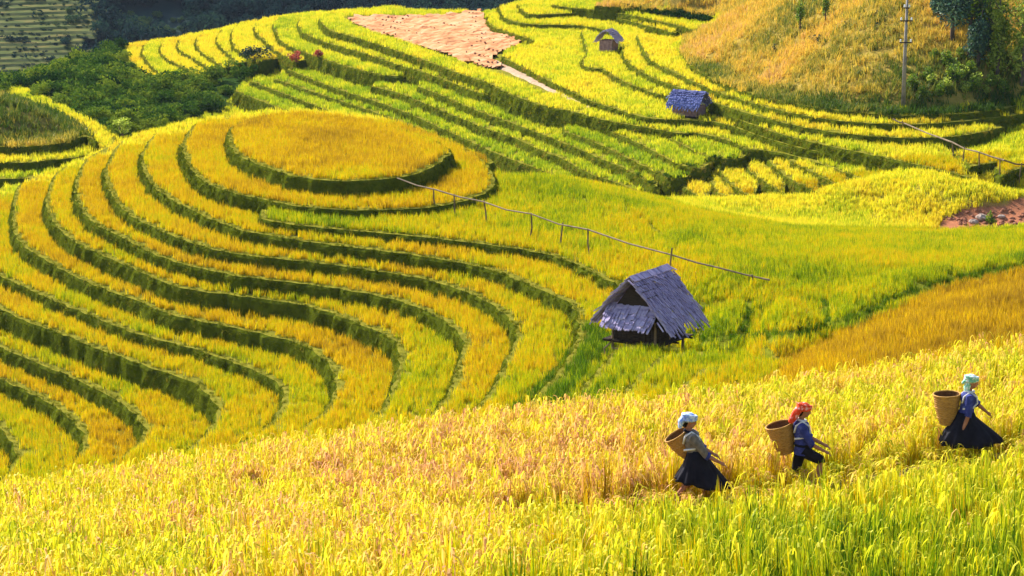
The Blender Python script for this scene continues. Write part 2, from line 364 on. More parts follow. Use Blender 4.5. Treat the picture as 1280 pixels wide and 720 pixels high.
# brown field on the right
for a in [(955,470,60),(1010,440,62),(1060,420,63.5),(1130,395,65),(1200,365,68),(1280,345,71),(1100,440,60),(1200,410,61.5),(1280,395,62.5),(1280,430,58.5),(1400,330,73),(1400,400,62)]: g(*a, -.25)
# gully
for a in [(880,425,70.5),(930,422,69.5),(1000,422,68.5),(1060,405,69.5),(1130,375,71.5),(1200,352,74),(1280,337,76)]: g(*a, -.7)
# green field behind
for a in [(800,345,78.5),(880,350,77.5),(960,345,78),(1050,345,78.5),(1150,330,80),(1280,312,83),(1420,300,84)]: g(*a, -.22)
for u, v, z in [(760,300,-16.0),(850,300,-16.0),(830,318,-15.9),(800,270,-16.0),(850,285,-16.0),(950,300,-16.35),(1080,300,-16.5),(1180,300,-16.6),(1280,296,-16.6),(700,245,-16.05),(640,235,-16.1),(760,262,-16.12),(820,262,-16.05),(850,272,-16.25),(930,288,-16.75),(1050,291,-17),(1280,288,-16.9),(650,215,-16.0),(700,217,-16.1),(760,234,-16.3),(840,257,-16.85),(920,273,-17.4),(1000,284,-17.9),(1130,287.5,-17.9),(1280,287,-17.7),(1420,281,-17.5)]: G.append(at_z(u, v, z) + np.array([0, 0, -.22]))
# bright saddle field
for a in [(850,256,108),(930,268,108.5),(1000,272,108.5),(1130,274,107),(1230,272,106),(1280,268,106),(1400,255,106),(845,249,114.5),(882,244,114),(914,245,112.9),(942,241,112.6),(978,236,112.4),(1022,233,111.6),(1056,227,111.2),(1100,224,110.5),(1150,219,109),(1210,217,107.5),(1350,200,112),
          (1000,255,112),(1100,250,110),(1200,240,107.5),(1280,235,107)]: g(*a, -.22)
for u, v, z in [(1265,176,-17.3),(1300,160,-17.1),(1250,188,-17.35),(1330,150,-16.9),(1240,205,-17.55),(1290,205,-17.6),(1225,196,-17.3)]: G.append(at_z(u, v, z) + np.array([0, 0, -.2]))
for u, v, z in [(858,221,-19.2),(880,207,-18.9),(925,196,-18.65),(832,235,-19.7),(845,228,-19.45),(897,201,-18.8),(950,197,-18.6)]: G.append(at_z(u, v, z) + np.array([0, 0, -.62]))
# hill side on the right
for a in [(905,45,151),(878,66,144),(940,75,137),(1000,95,130),(1050,110,125.5),(1135,118,122.5),(1200,115,123.5),(1280,100,125.5),(900,20,158),(950,0,154),(1000,60,136.5),(1000,0,144),(1100,60,128),(1100,0,133),(1200,60,127.5),(1280,40,130),(1280,0,133),(1340,60,129),(1200,0,132)]: g(*a)
for x, y, z in [(12,175,-14),(22,175,-9),(34,150,-5),(36,175,-3),(48,140,-4),(55,165,3),(60,120,-8),(60,100,-12),(70,190,8),(20,205,-9),(40,205,-3),(0,212,-21.5),(-15,212,-23),(10,215,-21.5)]: gw(x, y, z)
for a in [(870,44,158),(850,52,157.5),(830,58,153),(906,32,159)]: g(*a, -.3)
# shrubby slope on the left
for a in [(40,100,172),(80,88,180),(120,78,185),(145,62,190),(150,85,180),(200,97,178),(240,96,177),(280,92,177),(310,84,178),(335,76,178.5),(100,115,165),(150,125,163),(220,125,167),(280,118,172),(150,150,150),(100,140,155),(220,148,155),(60,120,150),(330,90,177.5)]: g(*a, -.4)
for a in [(155,57,202),(130,70,205),(60,85,205)]: g(*a)
for x, y, z in [(-22,130,-23.5),(-12,128,-24),(0,128,-24),(-45,146,-23),(-45,165,-24),(-45,200,-30),(-30,220,-30),(-60,215,-40),(-60,150,-28),(-60,100,-26)]: gw(x, y, z)
# left knoll's top
for a in [(0,130,131),(40,135,130.5),(70,150,127.5),(30,155,126.3),(0,160,125),(-30,130,131),(-30,155,126)]: g(*a, .25)
gw(-34, 146, -22)
nfree = len(G)
# keep it under the terraces' visible edges
for L_ in Lay:
    if not L_['sub']: continue
    lip = L_['P'][L_['lipmask']]; n = len(lip); a, b = int(n * .1), int(n * .82)
    for i in range(a, b, 8): G.append(np.array([lip[i, 0], lip[i, 1], L_['z'] + CZ - 1.7]))
for x in range(-24, 8, 4):
    for y in range(64, 124, 5):
        if inside(Lay[8]['P'], np.array([float(x)]), np.array([float(y)]))[0] and not (x > 2 and y < 100): G.append(np.array([x, y, CZ - 20.5 - .02 * (y - 64)]))
G = np.array(G)
keep = []
for i, p in enumerate(G):                       # drop hidden points that sit on top of surveyed ones
    if i >= nfree and np.min(np.hypot(G[:nfree, 0] - p[0], G[:nfree, 1] - p[1])) < 1.6: continue
    keep.append(i)
G = G[keep]
A_ = np.hypot(G[:, None, 0] - G[None, :, 0], G[:, None, 1] - G[None, :, 1])
n = len(G); K = np.zeros((n + 3, n + 3)); K[:n, :n] = A_ - np.eye(n) * .05; K[:n, n] = 1; K[:n, n + 1:] = G[:, :2]; K[n:, :n] = K[:n, n:].T
W_ = np.linalg.solve(K, np.r_[G[:, 2], 0, 0, 0])
gx = np.arange(-62, 72.01, .5); gy = np.arange(0, 226.01, .5)
GX, GY = np.meshgrid(gx, gy)
GZ = np.empty(GX.shape)
for r_ in range(GX.shape[0]):
    d = np.hypot(GX[r_][:, None] - G[None, :, 0], GY[r_][:, None] - G[None, :, 1])
    GZ[r_] = d @ W_[:n] + W_[n] + GX[r_] * W_[n + 1] + GY[r_] * W_[n + 2]
def blur(Z, k):
    for _ in range(k):
        Zp = np.pad(Z, 1, 'edge')
        Z = (Zp[1:-1, :-2] + Zp[1:-1, 2:] + Zp[:-2, 1:-1] + Zp[2:, 1:-1] + 2 * Z) / 6
    return Z
GZ = blur(GZ, 3)
# swelling plots between hut and gully
DOMES = []
for ztop, tint_, px in ((-15.62, .30, [(878,395),(884,404),(898,411),(915,413),(928,408),(932,392),(940,372),(925,362),(895,372)]),
                        (-14.8, .50, [(936,392),(944,406),(960,416),(985,417),(1010,412),(1026,402),(1030,380),(1024,362),(1000,352),(970,351),(945,364)]),
                        (-15.45, .34, [(1031,386),(1040,394),(1058,396),(1080,390),(1105,378),(1130,363),(1148,350),(1185,346),(1240,334),(1320,320),(1320,306),(1200,318),(1100,335),(1045,352),(1030,370)])):
    Pd = resample(np.vstack([np.array([at_z(u, v, ztop - .2)[:2] for u, v in px]), at_z(*px[0], ztop - .2)[None, :2]]), .3)
    if signed_area(Pd) < 0: Pd = Pd[::-1]
    DOMES.append((Pd, tint_)); iq = np.nonzero(inside(Pd, GX.ravel(), GY.ravel()))[0]
    dd = np.min(np.hypot(GX.ravel()[iq][:, None] - Pd[:, 0], GY.ravel()[iq][:, None] - Pd[:, 1]), axis=1)
    fz = GZ.ravel(); fz[iq] = np.maximum(fz[iq], fz[iq] + (ztop + CZ - RH - .05 - fz[iq]) * np.sqrt(np.clip(dd / 1.1, 0, 1))); GZ = fz.reshape(GX.shape)
# the earth path the carriers walk on
PATH = resample(np.array([at_t(u, v, t)[:2] for u, v, t in PATH_PX]), .15)
PATHZ = np.array([at_t(u, v, t)[2] for u, v, t in PATH_PX]); PATHX = np.array([at_t(u, v, t)[0] for u, v, t in PATH_PX])
def path_dist(x, y):
    return np.min(np.hypot(np.asarray(x)[..., None] - PATH[:, 0], np.asarray(y)[..., None] - PATH[:, 1]), axis=-1)
near_m = (GY > 28) & (GY < 52) & (GX > -4) & (GX < 20)
ii = np.nonzero(near_m)
pd = path_dist(GX[ii], GY[ii]); wgt = np.exp(-(pd / .6) ** 2)
GZ[ii] = GZ[ii] * (1 - wgt) + (np.interp(GX[ii], PATHX, PATHZ) - .03) * wgt
def gz(x, y):
    fx = np.clip((np.asarray(x) - gx[0]) / .5, 0, len(gx) - 1.001); fy = np.clip((np.asarray(y) - gy[0]) / .5, 0, len(gy) - 1.001)
    i = fx.astype(int); j = fy.astype(int); a = fx - i; b = fy - j
    return (GZ[j, i] * (1 - a) + GZ[j, i + 1] * a) * (1 - b) + (GZ[j + 1, i] * (1 - a) + GZ[j + 1, i + 1] * a) * b

# zones of the ground, outlined on the photograph and carried by the ground itself
def poly(*p): return np.array(p, float)
CREST = np.array([at_t(*a)[:2] for a in [(-300,700,43),(0,660,45),(320,608,47),(640,560,50),(1000,507,53),(1280,468,55.5),(1700,420,58)]])
Z_brown = poly((925,490),(945,466),(1005,436),(1062,414),(1120,390),(1160,368),(1200,354),(1330,330),(1500,330),(1500,480),(1100,520))
Z_hill = poly((845,30),(862,73),(900,97),(968,118),(1035,130),(1136,137),(1253,130),(1340,110),(1500,60),(1500,-200),(745,-200),(745,0),(831,9),(906,20),(895,32),(850,45))
Z_earth = poly((1165,290),(1180,272),(1220,258),(1280,246),(1340,240),(1340,282),(1280,284))
Z_bush = poly((20,105),(60,85),(120,62),(157,52),(200,96),(245,92),(290,60),(345,80),(310,100),(275,140),(150,175),(130,160),(60,125))
Z_saddle = poly((835,250),(1213,205),(1400,180),(1400,286),(1000,288),(850,262))
Z_bare = poly((842,214),(880,198),(905,189),(970,190),(988,199),(940,205),(905,211),(884,212),(862,224),(842,241),(812,241),(830,228))
Z_knoll = poly((-100,90),(0,105),(60,125),(110,155),(120,172),(60,180),(-100,185))
def classify(x, y, z):
    u, v, t = project(np.c_[x, y, z])
    cy = np.interp(x, CREST[:, 0], CREST[:, 1])
    k = np.full(len(x), 3)                                     # 3 green field
    k[inside(Z_saddle, u, v) & (t > 100)] = 4
    k[inside(Z_brown, u, v) & (t > 56) & (t < 80)] = 2
    k[inside(Z_earth, u, v) & (t > 98)] = 5
    k[inside(Z_hill, u, v) & (t > 116)] = 6
    k[inside(Z_bush, u, v) & (t > 135)] = 7
    k[inside(Z_knoll, u, v) & (t > 112) & (t < 142)] = 8
    k[inside(Z_bare, u, v) & (t > 110) & (t < 130)] = 9
    k[(t > 190) | (x < -36)] = 7
    k[y < cy + 1.2] = 1
    return k, u, v, t
ks, _, _, _ = classify(GX.ravel(), GY.ravel(), GZ.ravel())
COLS = {1: (.16, .14, .03), 2: (.28, .17, .02), 3: (.16, .17, .012), 4: (.36, .30, .03), 5: (.36, .14, .07), 6: (.30, .21, .04), 7: (.03, .06, .012), 8: (.16, .13, .03), 9: (.17, .10, .045)}
vcol = np.ones((GX.size, 4)); vcol[:, :3] = np.array([COLS[k] for k in ks])
pd_all = np.full(GX.size, 9.0); pd_all[near_m.ravel()] = pd
vcol[pd_all < .25, :3] = (.20, .12, .06)
ny, nx = GX.shape
idx = np.arange(nx * ny).reshape(ny, nx)
quads = np.c_[idx[:-1, :-1].ravel(), idx[:-1, 1:].ravel(), idx[1:, 1:].ravel(), idx[1:, :-1].ravel()]
def grid_mesh(name, V, Q, m, col=None):
    me = bpy.data.meshes.new(name); me.vertices.add(len(V)); me.vertices.foreach_set('co', np.asarray(V, np.float32).ravel())
    me.loops.add(Q.size); me.loops.foreach_set('vertex_index', Q.ravel().astype(np.int32))
    me.polygons.add(len(Q)); me.polygons.foreach_set('loop_start', np.arange(0, Q.size, 4, dtype=np.int32)); me.polygons.foreach_set('loop_total', np.full(len(Q), 4, np.int32))
    me.polygons.foreach_set('use_smooth', np.ones(len(Q), bool))
    me.materials.append(m); me.update(calc_edges=True)
    if col is not None:
        a = me.color_attributes.new('Col', 'FLOAT_COLOR', 'POINT'); a.data.foreach_set('color', col.astype(np.float32).ravel())
    return me
o = link('terrain', grid_mesh('terrain', np.c_[GX.ravel(), GY.ravel(), GZ.ravel()], quads, M_ground, vcol)); kind(o, 'structure')

# ------------------------------------------------------------------ plants that grow as a mass: tuft models and scattering
def tuft(name, m, blades, spread, h, w, bend, heads=0, seed=0, hw=.022, segs=2):
    r = random.Random(seed); v = []; f = []; hd = []
    for b in range(blades):
        a = r.uniform(0, 2 * math.pi); rr = spread * math.sqrt(r.random())
        x, y = rr * math.cos(a), rr * math.sin(a); hh = h * r.uniform(.6, 1.1); bd = bend * r.uniform(.2, 1.2); a2 = r.uniform(0, 6.28)
        dx, dy = math.cos(a2), math.sin(a2); sx, sy = -dy, dx; ww = w * r.uniform(.7, 1.2)
        n0 = len(v)
        for s in range(segs + 1):
            q = s / segs; ox = bd * q * q
            wq = ww * (1 - q) ** .6 if s < segs else 0.001
            zz = hh * (q - .25 * bd / h * q * q)
            v += [(x + dx * ox - sx * wq / 2, y + dy * ox - sy * wq / 2, zz), (x + dx * ox + sx * wq / 2, y + dy * ox + sy * wq / 2, zz)]; hd += [0.0, 0.0]
        for s in range(segs): k = n0 + 2 * s; f.append((k, k + 1, k + 3, k + 2))
    for b in range(heads):                                        # drooping ears
        a = r.uniform(0, 2 * math.pi); rr = spread * math.sqrt(r.random()); x, y = rr * math.cos(a), rr * math.sin(a)
        hh = h * r.uniform(.72, 1.0); a2 = r.uniform(0, 6.28); dx, dy = math.cos(a2), math.sin(a2); sx, sy = -dy, dx
        k_ = r.uniform(.35, 1.0); path = [(0, hh * .60), (.03 * k_, hh * .85), (.08 * k_, hh * (1.08 - .08 * k_)), (.14 * k_, hh * (1.13 - .17 * k_)), (.19 * k_, hh * (1.13 - .28 * k_)), (.22 * k_, hh * (1.12 - .38 * k_))]
        ws = [.006, .008, hw * .8, hw, hw * .8, .004]
        n0 = len(v)
        for (o_, z_), w_ in zip(path, ws):
            w_ *= r.uniform(.8, 1.2)
            v += [(x + dx * o_ - sx * w_ / 2, y + dy * o_ - sy * w_ / 2, z_), (x + dx * o_ + sx * w_ / 2, y + dy * o_ + sy * w_ / 2, z_ + w_ * .3)]; hd += [1.0, 1.0]
        for s in range(len(path) - 1): k = n0 + 2 * s; f.append((k, k + 1, k + 3, k + 2))
    me = new_mesh(name, v, f, m); at = me.attributes.new('head', 'FLOAT', 'POINT'); at.data.foreach_set('value', hd)
    return bpy.data.objects.new(name, me)
def coll(name, objs):
    c = bpy.data.collections.new(name)
    for o_ in objs: c.objects.link(o_)
    return c
def scatter(name, pts, rot, scl, tint, idx_, col_, label):
    n = len(pts)
    me = bpy.data.meshes.new(name); me.vertices.add(n); me.vertices.foreach_set('co', np.asarray(pts, np.float32).ravel())
    a = me.attributes.new('rot', 'FLOAT_VECTOR', 'POINT'); a.data.foreach_set('vector', np.asarray(rot, np.float32).ravel())
    a = me.attributes.new('scl', 'FLOAT_VECTOR', 'POINT'); a.data.foreach_set('vector', np.asarray(scl, np.float32).ravel())
    a = me.attributes.new('tint', 'FLOAT', 'POINT'); a.data.foreach_set('value', np.asarray(tint, np.float32))
    a = me.attributes.new('idx', 'INT', 'POINT'); a.data.foreach_set('value', np.asarray(idx_, np.int32))
    o_ = link(name, me); kind(o_, 'stuff', label)
    ng = bpy.data.node_groups.new(name, 'GeometryNodeTree')
    ng.interface.new_socket('Geometry', in_out='INPUT', socket_type='NodeSocketGeometry'); ng.interface.new_socket('Geometry', in_out='OUTPUT', socket_type='NodeSocketGeometry')
    gi = ng.nodes.new('NodeGroupInput'); go = ng.nodes.new('NodeGroupOutput')
    mp = ng.nodes.new('GeometryNodeMeshToPoints'); ip = ng.nodes.new('GeometryNodeInstanceOnPoints'); ci = ng.nodes.new('GeometryNodeCollectionInfo')
    ci.inputs['Collection'].default_value = col_; ci.inputs['Separate Children'].default_value = True; ci.inputs['Reset Children'].default_value = True
    ip.inputs['Pick Instance'].default_value = True
    def na(nm, ty):
        x = ng.nodes.new('GeometryNodeInputNamedAttribute'); x.data_type = ty; x.inputs['Name'].default_value = nm
        return next(s for s in x.outputs if s.enabled and s.name == 'Attribute')
    lk = ng.links.new
    lk(gi.outputs[0], mp.inputs['Mesh']); lk(mp.outputs[0], ip.inputs['Points']); lk(ci.outputs[0], ip.inputs['Instance'])
    lk(na('idx', 'INT'), ip.inputs['Instance Index']); lk(na('rot', 'FLOAT_VECTOR'), ip.inputs['Rotation']); lk(na('scl', 'FLOAT_VECTOR'), ip.inputs['Scale'])
    lk(ip.outputs[0], go.inputs[0])
    md = o_.modifiers.new('scatter', 'NODES'); md.node_group = ng
    return o_
T_mid = coll('rice_mid', [tuft('rice_tuft', M_rice, 16, .12, .30, .022, .07, seed=i) for i in range(4)])
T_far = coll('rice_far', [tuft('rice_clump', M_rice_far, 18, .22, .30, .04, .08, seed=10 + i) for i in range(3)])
T_near = coll('rice_near', [tuft('rice_plant', M_rice_near, 20, .08, .86, .018, .085, heads=13, seed=20 + i, hw=.022, segs=3) for i in range(6)])
T_green = coll('rice_young', [tuft('rice_young', M_rice_near, 26, .075, .95, .026, .08, heads=3, seed=40 + i, hw=.020, segs=3) for i in range(4)])
T_grass = coll('bank_tufts', [tuft('grass_tuft', M_grass, 16, .12, .26, .026, .16, seed=50 + i) for i in range(3)])
T_hill = coll('hill_tufts', [tuft('hill_tuft', M_hillgrass, 14, .22, .42, .045, .18, seed=60 + i) for i in range(3)])

def sample(x0, x1, y0, y1, dens):
    n_ = int((x1 - x0) * (y1 - y0) * dens)
    return rng.uniform(x0, x1, n_), rng.uniform(y0, y1, n_)
def surface(x, y):
    z = gz(x, y); lid = np.full(len(x), -1)
    for i, L_ in enumerate(Lay):
        m = inside(L_['P'], x, y) & (L_['top'] > z); z[m] = L_['top']; lid[m] = i
    return z, lid
def bank_zone(x, y, z):
    """True on the battered foot of a higher terrace"""
    r_ = np.zeros(len(x), bool)
    for L_ in Lay: r_ |= (L_['top'] > z + .15) & (L_['top'] - L_['drop'] - .3 < z) & inside(L_['out'], x, y)
    return r_
def euls(n_, tilt): return np.c_[rng.normal(0, tilt, n_), rng.normal(0, tilt, n_), rng.uniform(0, 6.283, n_)]
def frame(x, y, z, mu=260, mv=60):
    u, v, t = project(np.c_[x, y, z]); return (u > -mu) & (u < 1280 + mu) & (v > -mv) & (v < 720 + mv)
def smooth_noise(x, y, s, seed):
    r = np.random.default_rng(seed); v = np.zeros(len(x))
    for k in range(6):
        a = r.uniform(0, 6.28); f_ = r.uniform(.6, 1.6) / s; v += np.sin((x * np.cos(a) + y * np.sin(a)) * f_ * 6.28 + r.uniform(0, 6.28))
    return v / 3.5

# hut and rail places, kept clear of plants
HUT = at_z(810, 424, -16.25); HUT_MID = at_z(862, 155, -18.15 - RH + .02); HUT_TOP = at_z(761, 66, -17.4 - RH + .02)

# rice and grass on terraces and fields, nearer part then farther part
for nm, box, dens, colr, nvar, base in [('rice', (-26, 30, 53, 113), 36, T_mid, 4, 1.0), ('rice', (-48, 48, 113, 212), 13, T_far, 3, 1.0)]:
    x, y = sample(*box, dens)
    z, lid = surface(x, y); m = frame(x, y, z); x, y, z, lid = x[m], y[m], z[m], lid[m]
    bz = bank_zone(x, y, z)
    k, u, v, t = classify(x, y, z)
    onl = lid >= 0; edge = np.zeros(len(x), bool); noric = np.zeros(len(x), bool); tint = np.full(len(x), .5)
    for i, L_ in enumerate(Lay):
        q = np.nonzero(lid == i)[0]
        if len(q) == 0: continue
        edge[q] = ~inside(L_['ins'], x[q], y[q]); tint[q] = L_['tint']; noric[q] = not L_['rice']
    tint = np.where(onl, tint, np.choose(np.clip(k, 0, 9), [.5, .5, .86, .40, .50, .5, .5, .2, .3, .3]))
    for Pd, tt in DOMES: tint[inside(Pd, x, y) & ~onl] = tt
    for pz, tt in ((poly((724,400),(740,408),(775,424),(752,448),(730,474),(712,494),(690,520),(630,545),(600,540),(640,512),(665,490),(690,467),(708,445),(720,420)), .14),
                   (poly((828,430),(880,446),(858,464),(835,488),(770,512),(750,520),(777,484),(800,457)), .53),
                   (poly((775,424),(828,430),(800,457),(777,484),(750,520),(690,530),(712,494),(730,474),(752,448)), .44)): tint[inside(pz, u, v) & (t < 76) & (t > 56)] = tt
    gl = resample(np.array([(868,420),(885,428),(930,421),(960,422),(1000,421),(1040,408),(1085,394),(1130,372),(1200,350),(1290,333)], float), 3)
    gl2 = np.vstack([gl, resample(np.array([(929,415),(933,400),(938,380)], float), 2), resample(np.array([(1036,408),(1031,395),(1030,380)], float), 2), resample(np.array([(876,420),(872,400),(880,385)], float), 2)])
    gul = np.zeros(len(x), bool); qg = np.nonzero((u > 850) & (v > 320) & (v < 440) & (t < 95))[0]
    if len(qg):
        dg = np.min(np.hypot(u[qg][:, None] - gl2[:, 0], (v[qg][:, None] - gl2[:, 1]) * 1.4), axis=1); gul[qg] = dg < 7
    tint[gul] = .02  # dark gully grass; beside the mounds the tint also stands in for shadow
    tint = np.where(onl & (t < 112), tint + .03 - .11 * np.clip((u - 430) / 300, 0, 1) * np.clip((v - 330) / 120, 0, 1) + .05 * np.clip((260 - v) / 80, 0, 1) - .06 * np.clip((v - 400) / 100, 0, 1), tint)
    # wide drifts of ripe and unripe, as in the photograph's plots
    tint = tint + .085 * smooth_noise(x, y, 7, 3) + rng.normal(0, .085, len(x))
    left = np.clip((620 - u) / 400, 0, 1) * (onl & (t < 112)); 
    hutclear = np.zeros(len(x), bool)
    for H_, r_ in ((HUT, 1.5), (HUT_MID, 1.1), (HUT_TOP, .8)): hutclear |= np.hypot(x - H_[0], y - H_[1]) < r_ * .72
    plow = (u > 425) & (u < 695) & inside(poly((425,22),(440,20),(560,19),(590,13),(606,13),(606,26),(622,34),(672,49),(640,60),(628,70),(668,95),(720,122),(790,148),(780,150),(700,124),(640,100),(560,73),(500,52),(450,36)), u, v) & (lid >= 0) & (z < CZ - 18.3)
    ricem = ~edge & ~bz & ~hutclear & ~plow & ~noric & ((onl) | np.isin(k, (2, 3, 4)))
    q = np.nonzero(ricem)[0]; s = base * rng.uniform(.75, 1.25, len(q)) * np.where(gul[q], .7, 1)
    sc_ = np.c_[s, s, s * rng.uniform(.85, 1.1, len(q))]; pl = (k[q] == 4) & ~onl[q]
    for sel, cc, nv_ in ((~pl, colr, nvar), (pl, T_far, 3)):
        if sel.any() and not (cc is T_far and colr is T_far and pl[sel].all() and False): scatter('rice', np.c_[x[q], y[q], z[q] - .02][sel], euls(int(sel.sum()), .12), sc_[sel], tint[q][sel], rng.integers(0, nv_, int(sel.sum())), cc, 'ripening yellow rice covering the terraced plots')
    q = np.nonzero(edge & ~hutclear & ~bz & ~plow)[0]; s = base * rng.uniform(.4, .8, len(q)) * .7
    scatter('grass', np.c_[x[q], y[q], z[q] - .02], euls(len(q), .2), np.c_[s, s, s * .8], .52 + rng.normal(0, .15, len(q)), rng.integers(0, 3, len(q)), T_grass, 'short green grass along the bunds of the terraces')
    q = np.nonzero((~onl | noric) & ~bz & (np.isin(k, (6, 8)) | noric | ((k == 9) & (rng.uniform(0, 1, len(x)) < .45))))[0]
    if len(q):
        hx = .62 + .22 * smooth_noise(x[q], y[q], 14, 5) + rng.normal(0, .12, len(q))
        grn = np.clip((u[q] - 1080) / 60, 0, 1) * np.clip((v[q] - 45) / 40, 0, 1); hx = hx - .55 * grn - np.where(k[q] == 8, .2, 0) - np.where(k[q] == 9, .45, 0) - .35 * np.clip((v[q] - np.interp(u[q], [860, 968, 1136, 1280], [66, 106, 124, 112])) / 10, 0, 1)
        s = rng.uniform(.7, 1.4, len(q))
        scatter('hill_grass', np.c_[x[q], y[q], z[q] - .02], euls(len(q), .2), np.c_[s, s, s], hx, rng.integers(0, 3, len(q)), T_hill, 'dry orange and green grass on the open hillside')

# grass hanging on every bank
PP = []; RR = []; SS = []; TT = []
for L_ in Lay:
    P = L_['P']; o_ = offset(P, 1.0) - P
    lm = np.nonzero(L_['lipmask'])[0]; farq = P[lm, 1].mean() > 112
    for i in lm:
        for r_ in range(12 if not farq else 9):
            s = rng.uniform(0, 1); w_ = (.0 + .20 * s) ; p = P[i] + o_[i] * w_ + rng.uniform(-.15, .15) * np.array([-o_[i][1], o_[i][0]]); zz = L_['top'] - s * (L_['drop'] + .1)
            PP.append((p[0], p[1], zz)); ang = math.atan2(o_[i][1], o_[i][0])
            e = (Matrix.Rotation(ang, 3, 'Z') @ Matrix.Rotation(rng.uniform(.3, 1.1), 3, 'Y') @ Matrix.Rotation(rng.uniform(0, 6.28), 3, 'Z')).to_euler()
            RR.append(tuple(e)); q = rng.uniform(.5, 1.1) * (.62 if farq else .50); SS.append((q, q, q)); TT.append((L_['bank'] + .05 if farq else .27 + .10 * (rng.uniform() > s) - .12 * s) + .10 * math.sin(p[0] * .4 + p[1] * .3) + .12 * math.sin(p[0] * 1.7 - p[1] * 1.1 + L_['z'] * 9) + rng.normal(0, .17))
PP = np.array(PP); ok = frame(PP[:, 0], PP[:, 1], PP[:, 2]) & (PP[:, 2] > gz(PP[:, 0], PP[:, 1]) - .05)
scatter('grass', PP[ok], np.array(RR)[ok], np.array(SS)[ok], np.array(TT)[ok], rng.integers(0, 3, ok.sum()), T_grass, 'dark green grass hanging over the terrace banks')

# foreground rice
x, y = sample(-19, 24, 24, 60, 23)
z = gz(x, y); m = frame(x, y, z, 380, 90) & (y < np.interp(x, CREST[:, 0], CREST[:, 1]) + 1.0); x, y, z = x[m], y[m], z[m]
pdist = path_dist(x, y); u, v, t = project(np.c_[x, y, z])
m = pdist > .10; x, y, z, u, v, t, pdist = x[m], y[m], z[m], u[m], v[m], t[m], pdist[m]
nz = smooth_noise(x, y, 6, 11)
red = np.exp(-(((u - 640) / 330) ** 2 + ((v - 640) / 85) ** 2)); grn = np.clip((u - 560) / 500, 0, 1) * np.clip((v - 600) / 110, 0, 1.2)
tint = .54 + .12 * nz + .36 * red - .30 * grn + rng.normal(0, .15, len(x))
gsel = rng.uniform(0, 1, len(x)) < np.clip(.10 + 1.1 * grn + .1 * nz - .1 * red, 0, .92)
# rows of planting leave small gaps
front = np.clip((3.7 - pdist) / 2.2, 0, 1) * (y < np.interp(x, PATH[:, 0], PATH[:, 1]))
for sel, colr, nv, lb in ((~gsel, T_near, 6, 'ripe golden rice plants with drooping ears in the foreground field'), (gsel, T_green, 4, 'green leafy rice plants in the foreground field')):
    q = np.nonzero(sel)[0]; s = rng.uniform(.65, 1.25, len(q)); hs_ = np.where(pdist[q] < .42, .42, 1 - .60 * front[q])
    scatter('rice', np.c_[x[q], y[q], z[q] - .03], euls(len(q), .10), np.c_[s * 1.1, s * 1.1, s * hs_ * rng.uniform(.85, 1.1, len(q))], tint[q], rng.integers(0, nv, len(q)), colr, lb)

# ------------------------------------------------------------------ plain materials of the things
M_thatch = simple('sky_tinted_thatch', [(.25, (.10, .075, .13)), (.45, (.31, .25, .39)), (.75, (.54, .46, .60))], 7.0, stretch=(.35, 1.6, .35), bump=.03, spec=.05)  # bluish sky light is put into the thatch colours of the huts
M_thatch_blue = simple('blue_grey_thatch', [(.25, (.07, .08, .19)), (.5, (.16, .18, .40)), (.75, (.30, .30, .50))], 4.0, bump=.03, spec=.05)
M_thatch_grey = simple('pale_grey_thatch', [(.25, (.20, .17, .24)), (.5, (.38, .33, .44)), (.8, (.55, .48, .58))], 4.0, bump=.03, spec=.05)
M_darkwood = simple('smoked_planks', [(.3, (.015, .010, .008)), (.6, (.05, .032, .022)), (.8, (.09, .055, .035))], 5.0, stretch=(1, 1, 6), spec=.1)
M_wood = simple('bare_poles', [(.3, (.12, .075, .045)), (.6, (.26, .17, .10)), (.8, (.40, .28, .18))], 6.0, spec=.15)
M_pinkwood = simple('sun_bleached_boards', [(.3, (.20, .11, .10)), (.6, (.38, .23, .21)), (.8, (.5, .33, .30))], 6.0, spec=.1)
M_bamboo = simple('grey_bamboo', [(.3, (.08, .055, .03)), (.6, (.20, .14, .08)), (.8, (.34, .26, .16))], 4.0, spec=.2)
M_concrete = simple('pole_concrete', [(.3, (.16, .13, .11)), (.6, (.30, .26, .23)), (.8, (.42, .37, .33))], 3.0, spec=.15)
M_white = simple('white_porcelain', [(.3, (.7, .7, .7)), (.7, (.85, .85, .85))], 3.0, rough=.3)
M_basket = simple('woven_bamboo', [(.3, (.20, .095, .025)), (.5, (.42, .22, .05)), (.75, (.58, .34, .09))], 26.0, stretch=(.6, .6, 3), bump=.01, spec=.2)
M_basket_in = simple('basket_inside', [(.3, (.08, .035, .012)), (.7, (.20, .09, .03))], 20.0, spec=.1)
M_skin = simple('tanned_skin', [(.3, (.30, .13, .075)), (.7, (.42, .20, .12))], 9.0, rough=.55)
M_black = simple('indigo_black_cloth', [(.3, (.006, .006, .010)), (.7, (.018, .016, .024))], 6.0, spec=.1)
M_olive = simple('grey_olive_cloth', [(.3, (.07, .06, .05)), (.5, (.15, .13, .11)), (.75, (.26, .23, .20))], 9.0, spec=.1)
M_navy = simple('indigo_cloth', [(.3, (.02, .025, .10)), (.55, (.045, .055, .22)), (.72, (.10, .12, .34)), (.85, (.45, .45, .6))], 10.0, spec=.1)
M_bluecheck = simple('pale_blue_scarf', [(.3, (.10, .16, .55)), (.48, (.35, .48, .80)), (.6, (.75, .80, .88)), (.8, (.85, .86, .9))], 16.0, spec=.1)
M_redcheck = simple('red_checked_scarf', [(.3, (.55, .03, .01)), (.52, (.72, .07, .02)), (.62, (.75, .35, .32)), (.75, (.82, .70, .70))], 16.0, spec=.1)
M_greencheck = simple('green_white_scarf', [(.3, (.06, .30, .18)), (.48, (.25, .55, .40)), (.56, (.75, .80, .75)), (.75, (.60, .35, .42))], 16.0, spec=.1)
